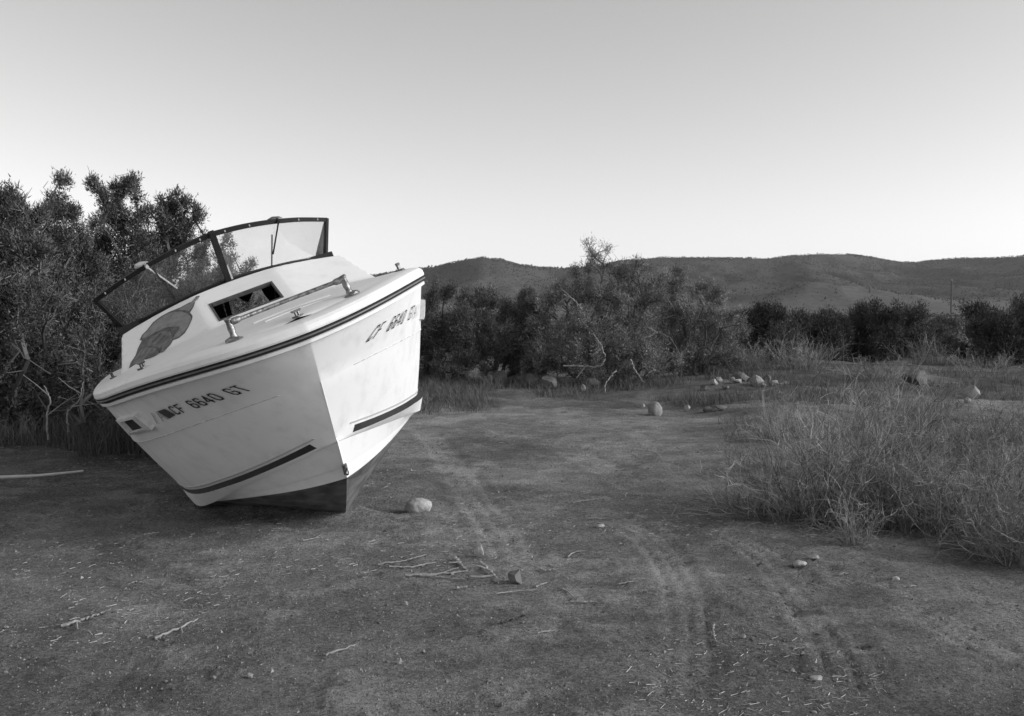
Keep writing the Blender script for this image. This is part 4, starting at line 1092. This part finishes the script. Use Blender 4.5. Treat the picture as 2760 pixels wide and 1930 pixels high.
for lab, px, r, mt_, fk in [
 ('thin pale stick pointing up right, topmost of the stick pile', [(1019,1526),(1095,1517),(1148,1499)], .008, M_stick, [(.55,(.5,-.3,.1),.10)]),
 ('long pale stick under the topmost one of the pile', [(1048,1536),(1111,1531),(1174,1518)], .008, M_stick, [(.3,(.2,-.6,.1),.08)]),
 ('longest pale stick in the pile, with a bent tip', [(1091,1561),(1193,1554),(1260,1542)], .010, M_stick, [(.6,(.6,.4,.1),.10)]),
 ('straight stick slanting right below the longest one', [(1127,1559),(1190,1562),(1252,1567)], .009, M_stick, []),
 ('short thick stick below the pointed stone', [(1226,1510),(1244,1528),(1260,1542)], .016, M_stick, [(.4,(-.6,-.4,.1),.08)]),
 ('crooked branch between the pointed and the half buried stone', [(1295,1524),(1326,1552),(1335,1562),(1344,1577)], .014, M_stick, [(.5,(-.8,-.1,.3),.12),(.7,(-.8,-.4,.1),.14)]),
 ('bent stick right of the half buried stone', [(1456,1538),(1464,1544),(1507,1543)], .010, M_stick, []),
 ('short pale peg below the stick pile', [(1232,1591),(1262,1587)], .012, M_stick, []),
 ('thin forked twig below the half buried stone', [(1340,1605),(1420,1597),(1452,1595)], .007, M_stick, [(.4,(-.6,-.6,.1),.12),(.6,(.7,-.5,.1),.10)]),
 ('short slanted twig right of the thin forked twig', [(1444,1587),(1475,1578)], .008, M_stick, []),
 ('straight pale stick farthest right of the pile', [(1538,1628),(1611,1630)], .008, M_stick, []),
 ('crooked twig slanting down to the straight pale stick', [(1515,1593),(1538,1612),(1558,1626)], .007, M_stick, []),
 ('small curled twig beside the wheel track in the middle', [(1530,1508),(1546,1497),(1577,1493)], .007, M_stick, []),
 ('straight stick near the bottom below the boat\'s bow', [(880,1773),(958,1750)], .008, M_stick, []),
 ('faint thin twig low in the middle of the dirt', [(1448,1722),(1503,1708)], .006, M_stick, []),
 ('dark ragged branch low in the middle of the dirt', [(1350,1697),(1389,1683),(1428,1669)], .012, M_stickd, [(.4,(.3,-.9,.1),.06),(.7,(.4,-.7,.1),.06)]),
 ('thin twig between the two wheel tracks', [(1669,1585),(1716,1578)], .006, M_stick, []),
 ('branching twig at the lower left, largest there', [(419,1729),(479,1704),(534,1680)], .010, M_stick, [(.6,(.3,-.7,.05),.10),(.2,(.5,-.3,.05),.10)]),
 ('gnarled root at the far lower left', [(170,1695),(212,1684),(251,1670),(300,1660)], .012, M_stick, [(.3,(.4,-.8,.05),.14),(.6,(.8,-.3,.05),.16)]),
 ('short pale twig in front of the lee side of the hull', [(387,1445),(427,1438)], .008, M_stick, []),
 ('curved twig in front of the keel', [(817,1467),(845,1461),(873,1459)], .008, M_stick, [(.5,(.4,.5,.1),.08)]),
 ('arched twig standing out of a hole at the lower right', [(1924,1690),(1922,1714),(1931,1735),(1961,1749)], .007, M_stick, []),
 ('long thin curved twig on the right hand dirt', [(2181,1574),(2201,1590),(2244,1603)], .006, M_stick, []),
 ('short thick pale peg on the right hand dirt', [(2260,1566),(2284,1563)], .012, M_stick, []),
 ('small pale twig near the ruts at far right', [(2449,1598),(2475,1590)], .008, M_stick, []),
 ('short pale straw left of the straggly bush', [(1591,1405),(1638,1403)], .008, M_stick, []),
 ('thin straw in the middle of the clearing', [(1544,1360),(1630,1348)], .006, M_stick, []),
 ('dark fallen branch at the grass edge right of the bow', [(1240,1076),(1290,1078),(1340,1075)], .018, M_stickd, [])]:
    stick('stick', lab, lie(*px, r=r), r, mt_, 'stick', SG, fk)
stick('lath', 'straight white lath lying left of the boat', lie((-20,1295),(100,1288),(225,1281), r=.015), .016, M_lath, 'lath', None, (), .05)
# bleached dead branches standing out of the bushes
def branch(label, pts, r, fk=()):
    stick('dead_branch', label, [at(*p) for p in pts], r, M_stick, 'branch', 'bleached dead branches', fk)
branch('pale arching dead branch low in the middle bush', [(1520,985,16.2),(1570,988,16.1),(1620,990,16),(1633,960,16),(1620,930,16),(1600,900,16.2)], .016, [(.3,(-.5,0,-.7),.25),(.75,(-.7,0,-.5),.25)])
branch('pale dead branch high in the middle bush', [(1520,795,16.3),(1545,805,16.2),(1565,830,16.2),(1575,850,16.3)], .013, [(.3,(-.6,0,.5),.25),(.2,(-.6,0,-.4),.2)])
branch('pale forked dead branch right of centre in the middle bush', [(1728,915,16.2),(1755,905,16.2),(1775,892,16.2)], .013, [(.9,(-.7,0,.4),.25)])
branch('curved dead stem hanging to the grass below the middle bush', [(1660,1000,15.8),(1640,1020,15.7),(1630,1040,15.6),(1632,1060,15.5)], .012)
branch('dead stem slanting down right of the middle bush', [(1700,970,15.8),(1712,1000,15.7),(1735,1030,15.6)], .012)
branch('bleached trunk crossing the juniper left of the hull', [(130,1185,9.9),(126,1110,9.9),(140,1080,9.9),(120,1040,10)], .010, [(.4,(.7,0,.5),.4),(.8,(-.6,0,.5),.35)])
branch('crooked bleached limb under the gunwale', [(185,1165,9.8),(180,1110,9.8),(215,1080,9.8),(225,1030,9.9)], .009, [(.5,(.8,0,.1),.3),(.8,(-.7,0,.5),.3)])
branch('pale forked stump beside the rocks', [(2018,1062,16.2),(2019,1048,16.2),(2021,1032,16.2)], .035, [(.5,(.5,0,.8),.16),(.6,(-.6,0,.7),.14)])

# --- rocks
M_rock = mat('granite', .26, .9, spec=.15, vary=.3, scale=9, bump=.5, bscale=25, detail=8)
M_rockd = mat('dark_and_shaded_granite', .14, .9, spec=.15, vary=.35, scale=9, bump=.5, bscale=25, detail=8)
M_rockl = mat('pale_granite', .34, .9, spec=.15, vary=.35, scale=14, bump=.7, bscale=30, detail=8)
def rock(label, px, py, w, h, seed, mt_=None, flat=.8, angular=.25, point=0., sink=.15, group=None, dist=None):
    """px, py: foot of the rock in the photo; w, h: its size there in pixels"""
    R = np.random.default_rng(seed); g = on_ground(px, py); Y = g[1]; k = Y/FPX
    if dist: Y = dist; k = Y/FPX; q = at(px, py, Y); g = q[:2]
    rx, rz = w*k/2*1.12, h*k/(2-sink*2)*1.12
    bm = bmesh.new(); bmesh.ops.create_icosphere(bm, subdivisions=3, radius=1)
    npl = 10 if angular > .35 else 18
    pl = unit(R.normal(0, 1, (npl, 3))); pd = R.uniform(.40, .72, npl) if angular > .35 else R.uniform(.45, .85, npl)
    keep = 1-min(1., angular*1.7)
    for v in bm.verts:
        p = np.array(v.co)
        for n_, d_ in zip(pl, pd):
            t = p @ n_; d2 = d_+(1-d_)*keep
            if t > d2: p = p-n_*(t-d2)
        p = p*(1+.04*math.sin(7*p[0]+seed)*math.cos(6*p[1]+seed*2)+.03*math.sin(13*p[2]+seed)+R.normal(0, .012))
        if point: t = (p[2]+1)/2; p[0] *= 1-point*t; p[1] *= 1-point*t
        v.co = (p[0]*rx, p[1]*rx*flat, p[2]*rz)
    me = bpy.data.meshes.new('rock'); bm.to_mesh(me); bm.free(); me.polygons.foreach_set('use_smooth', np.full(len(me.polygons), True)); me.set_sharp_from_angle(angle=math.radians(22 if angular > .35 else 70))
    o = link_mesh('rock', me, mt_ or M_rock); o.location = (g[0], g[1]+rx*flat*.5, float(GROUND_Z(np.array([g[0]]), np.array([g[1]]))[0])+rz*(1-sink*2)); o.rotation_euler = (0, 0, R.uniform(-.4, .4))
    tag(o, label, 'rock', group); return o
rock('smooth pale oval stone on the dirt right of the keel', 1127, 1386, 70, 36, 1, M_rockl, .7, .16, sink=.18)
rock('small upright pointed stone below the oval one', 1290, 1505, 32, 42, 2, M_rockl, .8, .5, .62, sink=.1)
rock('half buried stone right of the stick pile', 1389, 1578, 56, 40, 3, M_rockd, .9, .45, .45, sink=.2)
RG = 'rocks along the back of the clearing'
for lab, px, py, w, h, sd, mt_, an, dist in [
 ('round boulder at the foot of the grass bank', 1766, 1124, 38, 38, 4, M_rock, .3, None),
 ('small pale stone right of the round boulder', 1852, 1115, 18, 17, 5, M_rockl, .6, None),
 ('tiny pale stone left of the round boulder', 1733, 1106, 11, 9, 6, M_rockl, .4, None),
 ('white stone standing in the grass below the middle bush', 1570, 1076, 18, 17, 7, M_rockl, .6, None),
 ('dull flat rock between the small pale stone and the rock row', 1908, 1122, 30, 17, 8, M_rockd, .6, None),
 ('second dull rock of the pair below the rock row', 1945, 1124, 30, 16, 9, M_rockd, .6, None),
 ('pale wedge of rock at the left end of the rock row', 1925, 1072, 24, 16, 10, M_rockl, .6, 15.9),
 ('pale upright rock above the dark hollow', 1972, 1048, 20, 14, 11, M_rockl, .6, 16.6),
 ('pale split rock in front of the dark hollow', 1975, 1068, 18, 15, 12, M_rockl, .5, 15.9),
 ('large dark rock over the hollow in the rock row', 2005, 1058, 60, 26, 13, M_rockd, .6, 16.4),
 ('grey rounded rock right of the dark hollow', 2042, 1082, 36, 30, 14, M_rock, .4, 15.6),
 ('dark square rock beside the white block', 2066, 1062, 36, 30, 15, M_rockd, .6, 16.3),
 ('white square block, brightest of the rock row', 2092, 1056, 28, 24, 16, M_rockl, .7, 16.1),
 ('grey rock right of the white block', 2127, 1060, 34, 20, 17, M_rock, .6, 16.2),
 ('round brown rock at the right end of the rock row', 2148, 1076, 32, 26, 18, M_rockd, .6, 15.7),
 ('small pale stone on top of the right end of the row', 2147, 1043, 16, 8, 19, M_rockl, .6, 16.6),
 ('domed boulder in the brush right of the rock row', 2476, 1068, 72, 38, 20, M_rockd, .5, 15.5),
 ('layered rock outcrop near the right edge', 2626, 1110, 76, 34, 21, M_rock, .6, 13.8),
 ('small grey stone below the rock outcrop', 2607, 1128, 20, 16, 22, M_rock, .4, 13.0),
 ('pale boulder in shade under the dark spreading bush', 1345, 1020, 44, 48, 23, M_rockd, .6, 17.0),  # from here down, the shade under the bushes is put into the boulders' dark colour
 ('cracked boulder right of the one under the spreading bush', 1425, 1032, 52, 40, 24, M_rockd, .6, 16.7),
 ('long low boulder at the left foot of the middle bush', 1480, 1050, 74, 34, 25, M_rockd, .5, 16.2),
 ('grey boulder deep under the middle bush', 1590, 1035, 60, 30, 26, M_rockd, .5, 16.6)]:
    rock(lab, px, py, w, h, sd, mt_, .85, an, sink=.2, group=RG, dist=dist)
R = np.random.default_rng(77)
ORD = ('leftmost', 'second', 'third', 'fourth', 'fifth', 'sixth', 'seventh', 'eighth', 'ninth', 'rightmost')
for k, px in enumerate((1902, 1938, 1958, 1990, 2024, 2058, 2078, 2112, 2140, 2176)):
    py = (1084, 1062, 1086, 1072, 1058, 1084, 1070, 1076, 1088, 1070)[k]; Yd = 16.6-(py-1044)/52*1.4; tn = ('dark', 'grey', 'dark', 'pale')[k % 4]
    rock('small %s rubble stone in the rock row, %s%s' % (tn, ORD[k], ' from the left' if 0 < k < 9 else ' of the small ones'), px, py, R.uniform(16, 32), R.uniform(11, 20), 300+k, {'dark': M_rockd, 'grey': M_rock, 'pale': M_rockl}[tn], .85, .7, sink=.22, group='rubble stones in the rock row', dist=Yd)
for lab, px, py, w, h, sd in [
 ('flat pale stone on the right hand dirt', 2156, 1535, 40, 17, 31), ('thin pale flake above the flat pale stone', 2196, 1519, 32, 8, 32),
 ('small pale stone in the middle of the clearing', 1619, 1431, 22, 10, 33), ('pale flat stone cut by the bottom edge of the dirt, right', 2200, 1831, 40, 12, 34),
 ('pebble sized pale stone near the bottom right', 2137, 1808, 13, 11, 35), ('pale pebble beside the arched twig', 2003, 1724, 14, 10, 36),
 ('small pale stone at far right of the dirt', 2418, 1572, 22, 8, 37), ('pale pebble below the stick pile', 1092, 1634, 16, 12, 38),
 ('white pebble near the bottom below the keel', 1076, 1793, 13, 15, 39), ('pale stone at the bottom left of centre', 672, 1828, 18, 12, 40)]:
    rock(lab, px, py, w, h, sd, M_rockl if sd % 2 else M_rock, .8, .4, sink=.24, group='loose pale stones')

# --- loose pebbles, dry grass and litter: too many to count
def pebbles():
    R = np.random.default_rng(5); n = 3600
    y = 2.8+R.random(n)**1.7*9; x = R.uniform(-.62, .62, n)*(y+1)
    k = (vnoise(x*1.3, y*1.3, 91)+.35*(x < 0) > .62) | (R.random(n) < .25); x, y = x[k], y[k]; n = len(x)
    s = .0030+.0085*R.random(n)**5
    bm = bmesh.new(); bmesh.ops.create_icosphere(bm, subdivisions=1, radius=1); bv = np.array([v.co[:] for v in bm.verts]); bf = np.array([[v.index for v in f.verts] for f in bm.faces]); bm.free()
    sc = np.stack([s*R.uniform(.8, 1.5, n), s*R.uniform(.7, 1.2, n), s*R.uniform(.5, .9, n)], 1)
    jit = 1+R.normal(0, .2, (n, len(bv), 1)); V = bv[None]*jit*sc[:,None]
    a = R.uniform(0, 6.28, n); c_, s_ = np.cos(a)[:,None], np.sin(a)[:,None]
    V = np.stack([V[:,:,0]*c_-V[:,:,1]*s_, V[:,:,0]*s_+V[:,:,1]*c_, V[:,:,2]], -1)
    z = GROUND_Z(x, y)+s*.15; V = V+np.stack([x, y, z], 1)[:,None]
    F = (np.arange(n)[:,None,None]*len(bv)+bf[None]).reshape(-1, 3)
    o = mesh_fast('pebbles', V.reshape(-1, 3), F, mat('pebble', .21, .9, spec=.15, attr='tone'), attr={'tone': np.repeat(R.uniform(.45, 1.2, n), len(bv))})
    tag(o, 'small loose pebbles scattered over the dirt', 'pebbles', kind='stuff')
pebbles()
def gravel():
    """coarse sand and crumbs of crust that give the dirt its grain"""
    R = np.random.default_rng(6); n = 62000
    y = 2.9*np.exp(R.random(n)**.9*math.log(11/2.9)); x = R.uniform(-.60, .60, n)*(y+.4)
    k = vnoise(x*1.7+3, y*1.7, 92)*.6+vnoise(x*6, y*6, 93)*.6+.12*(x < -.2) > .5; x, y = x[k], y[k]; n = len(x)
    s = (.0016+.0050*R.random(n)**3.0)*(.8+y*.05)*(1+1.2*(R.random(n) < .02))
    base = np.array([(1,0,0),(-.4,.9,0),(-.5,-.8,0),(.1,.05,.9)]); V = base[None]*(1+R.normal(0, .25, (n, 4, 1)))*s[:,None,None]
    a = R.uniform(0, 6.28, n); c_, s_ = np.cos(a)[:,None], np.sin(a)[:,None]
    V = np.stack([V[:,:,0]*c_-V[:,:,1]*s_, V[:,:,0]*s_+V[:,:,1]*c_, V[:,:,2]], -1)+np.stack([x, y, GROUND_Z(x, y)-s*.1], 1)[:,None]
    f = np.array([(0,1,3),(1,2,3),(2,0,3)]); F = (np.arange(n)[:,None,None]*4+f[None]).reshape(-1, 3)
    o = mesh_fast('gravel', V.reshape(-1, 3), F, mat('sand_grain', .22, .95, spec=.1, attr='tone'), attr={'tone': np.repeat(R.uniform(.25, 1.4, n), 4)})
    tag(o, 'coarse sand and crumbs of crust over the dirt', 'gravel', kind='stuff')
gravel()
def blades(name, label, x, y, h, wid, lean, R, mt_, cat='grass', tone=(.5,1.4), lift=0.):
    n = len(x); z = ground_z(x, y)-.005+lift; a = R.uniform(0, 6.28, n)
    s = np.stack([np.cos(a), np.sin(a), 0*a], 1); ld = np.stack([R.normal(0, lean, n), R.normal(0, lean, n), np.ones(n)], 1)
    b = np.stack([x, y, z], 1); w = wid*R.uniform(.6, 1.4, n)[:,None]
    m_ = b+ld*(h*.55)[:,None]; t = b+ld*h[:,None]+np.c_[R.normal(0, .25, n), R.normal(0, .25, n), 0*h]*h[:,None]
    V = np.stack([b-s*w, b+s*w, m_-s*w*.7, m_+s*w*.7, t], 1); i = np.arange(n)[:,None]*5
    F = np.concatenate([i+np.array([0,1,3]), i+np.array([0,3,2]), i+np.array([2,3,4])], 1).reshape(-1, 3)
    o = mesh_fast(name, V.reshape(-1, 3), F, mt_, attr={'tone': np.repeat(R.uniform(*tone, n), 5)})
    tag(o, label, cat, kind='stuff'); return o
R = np.random.default_rng(17)
def tufts(n, x0, x1, y0, y1, per, sig, test):
    cx = R.uniform(x0, x1, n); cy = R.uniform(y0, y1, n); k = test(cx, cy); cx, cy = cx[k], cy[k]
    m = R.integers(per[0], per[1], len(cx)); own = np.repeat(np.arange(len(cx)), m); s = R.uniform(.4, 1.4, len(cx))*sig
    return cx[own]+R.normal(0, 1, len(own))*s[own], cy[own]+R.normal(0, 1, len(own))*s[own], R.uniform(.35, 1.25, len(cx))[own]
edge_ = lambda x: 13.2+.6*np.sin(x*.9)+.5*np.sin(x*.37+1)+.5*fbm(x*1.3, x*0+3, 3, 96)
x, y, hs = tufts(1500, -2.6, 5.4, 12.6, 17.5, (8, 34), .09, lambda x, y: (y > edge_(x)) & (vnoise(x*1.1, y*.9, 95) > .32))
blades('bank_grass', 'dry grass along the back edge of the clearing', x, y, R.uniform(.06, .26, len(x))*hs, .0026, .38, R, M_strawl, tone=(.35,1.2))
n = 18000
x = R.uniform(-7.5, -2.9, n); y = 9.2+R.random(n)*3.2; kk = (y > 9.4+.3*np.sin(x*2)+.5*vnoise(x*3, y*0, 98)); x, y = x[kk], y[kk]
blades('shade_grass', 'dark dry grass under the junipers left of the boat', x, y, R.uniform(.10, .40, len(x))*(.5+vnoise(x*2, y*2, 99)), .003, .3, R, M_strawl, tone=(.35,.95))
n = 44000
x = R.uniform(2.0, 14, n); y = R.uniform(8.2, 24, n); kk = (vnoise(x*.7, y*.7, 100) > .42) & (x > 1.9+.2*y-1.6); x, y = x[kk], y[kk]
blades('field_grass', 'dry grass and stubble over the hummocks on the right', x, y, R.uniform(.04, .22, len(x))*(.2+1.1*vnoise(x*.9, y*.9, 101)), .0028, .45, R, M_strawl, tone=(.4,1.25))
n = 18000
y = 2.9+R.random(n)**1.5*11; x = R.uniform(-.62, .62, n)*(y+1.0); kk = vnoise(x*1.1+5, y*1.1, 103)+.25*vnoise(x*5, y*5, 104) > .66; x, y = x[kk], y[kk]; n = len(x)
a = R.uniform(0, 6.28, n); L = R.uniform(.008, .04, n)*(1+R.random(n)**6); d = np.stack([np.cos(a), np.sin(a), R.uniform(-.06, .10, n)], 1)
p = np.stack([x, y, GROUND_Z(x, y)+.004], 1)
V, F, own = tubes(p-d*L[:,None]*.5, p+d*L[:,None]*.5, R.uniform(.0008, .0022, n), R.uniform(.0006, .0014, n), 3)
o = mesh_fast('straw_litter', V, F, M_straw, attr={'tone': R.uniform(.5, 1.9, n)[own]}); tag(o, 'scattered straw and twig litter on the dirt', 'litter', kind='stuff')

# --- scrub on the flat between the clearing and the mountains
def far_scrub():
    R = np.random.default_rng(23); n = 4200
    y = 34*np.exp(R.random(n)**.8*math.log(900/34)); x = R.uniform(-1.3, 1.3, n)*y; k = (np.abs(x) < .7*y) | (R.random(n) < .8); x, y = x[k], y[k]; n = len(x)
    k = R.random(n) < np.clip(.25+vnoise(x*.03, y*.03, 111), 0, 1); x, y = x[k], y[k]; n = len(x)
    s = R.uniform(.45, 1.15, n)*(1+y/700); z = ground_z(x, y)
    nb = 40; own = np.repeat(np.arange(n), nb)
    dv = unit(R.normal(0, 1, (n*nb, 3))); dv[:,2] = np.abs(dv[:,2]); rr = R.random(n*nb)**.4
    c = np.stack([x, y, z], 1)[own]+dv*(rr*s[own])[:,None]*np.array([1.2,1.2,.95])
    bs_ = (.13+y*.0011)[own]*R.uniform(.6, 1.3, n*nb); d = unit(dv+R.normal(0, .6, dv.shape)); sd = unit(np.cross(d, R.normal(0, 1, d.shape)))
    V = np.stack([c-sd*bs_[:,None]*.5, c+sd*bs_[:,None]*.5, c+d*bs_[:,None]*1.2], 1)
    o = mesh_fast('far_scrub', V.reshape(-1, 3), np.arange(n*nb*3).reshape(-1, 3), M_leaf, attr={'tone': np.repeat(R.uniform(.5, 1.5, n)[own]*R.uniform(.8, 1.2, n*nb), 3)})
    tag(o, 'grey green scrub covering the flat below the mountains', 'scrub', kind='stuff')
far_scrub()

# --- utility pole
pw = at(2563, 850, 200); gz = float(ground_z(pw[0], 200.))
pole = empty('utility_pole', (pw[0], 200, gz)); tag(pole, 'lone wooden utility pole on the flat before the mountains', 'pole')
S = Shape(); S.tube([(0,0,-.5),(0,0,3),(0,0,9.0-gz)], [.20,.18,.13], 10); S.build('shaft', mat('creosote_wood', .09, .9, vary=.3, scale=6), pole, True, 60)
S = Shape(); S.tube([(0,-.14,8.9-gz),(0,-.14,9.25-gz)], .05, 8); S.build('insulator', M_pale, pole, True, 60)

# ------------------------------------------------------------------ dry evening haze over the valley
hz = Shape(); hz.box((0, 700, 145), (24000, 9000, 410))
hm = bpy.data.materials.new('haze'); hm.use_nodes = True; hn = hm.node_tree; hn.nodes.clear()
ho = hn.nodes.new('ShaderNodeOutputMaterial'); hv = hn.nodes.new('ShaderNodeVolumePrincipled')
hv.inputs['Color'].default_value = (.9,.9,.9,1); hv.inputs['Density'].default_value = .00005
hn.links.new(hv.outputs[0], ho.inputs['Volume'])
haze = hz.build('haze', hm); haze['kind'] = 'stuff'; haze['label'] = 'thin dry haze in front of the mountains'; haze['category'] = 'haze'
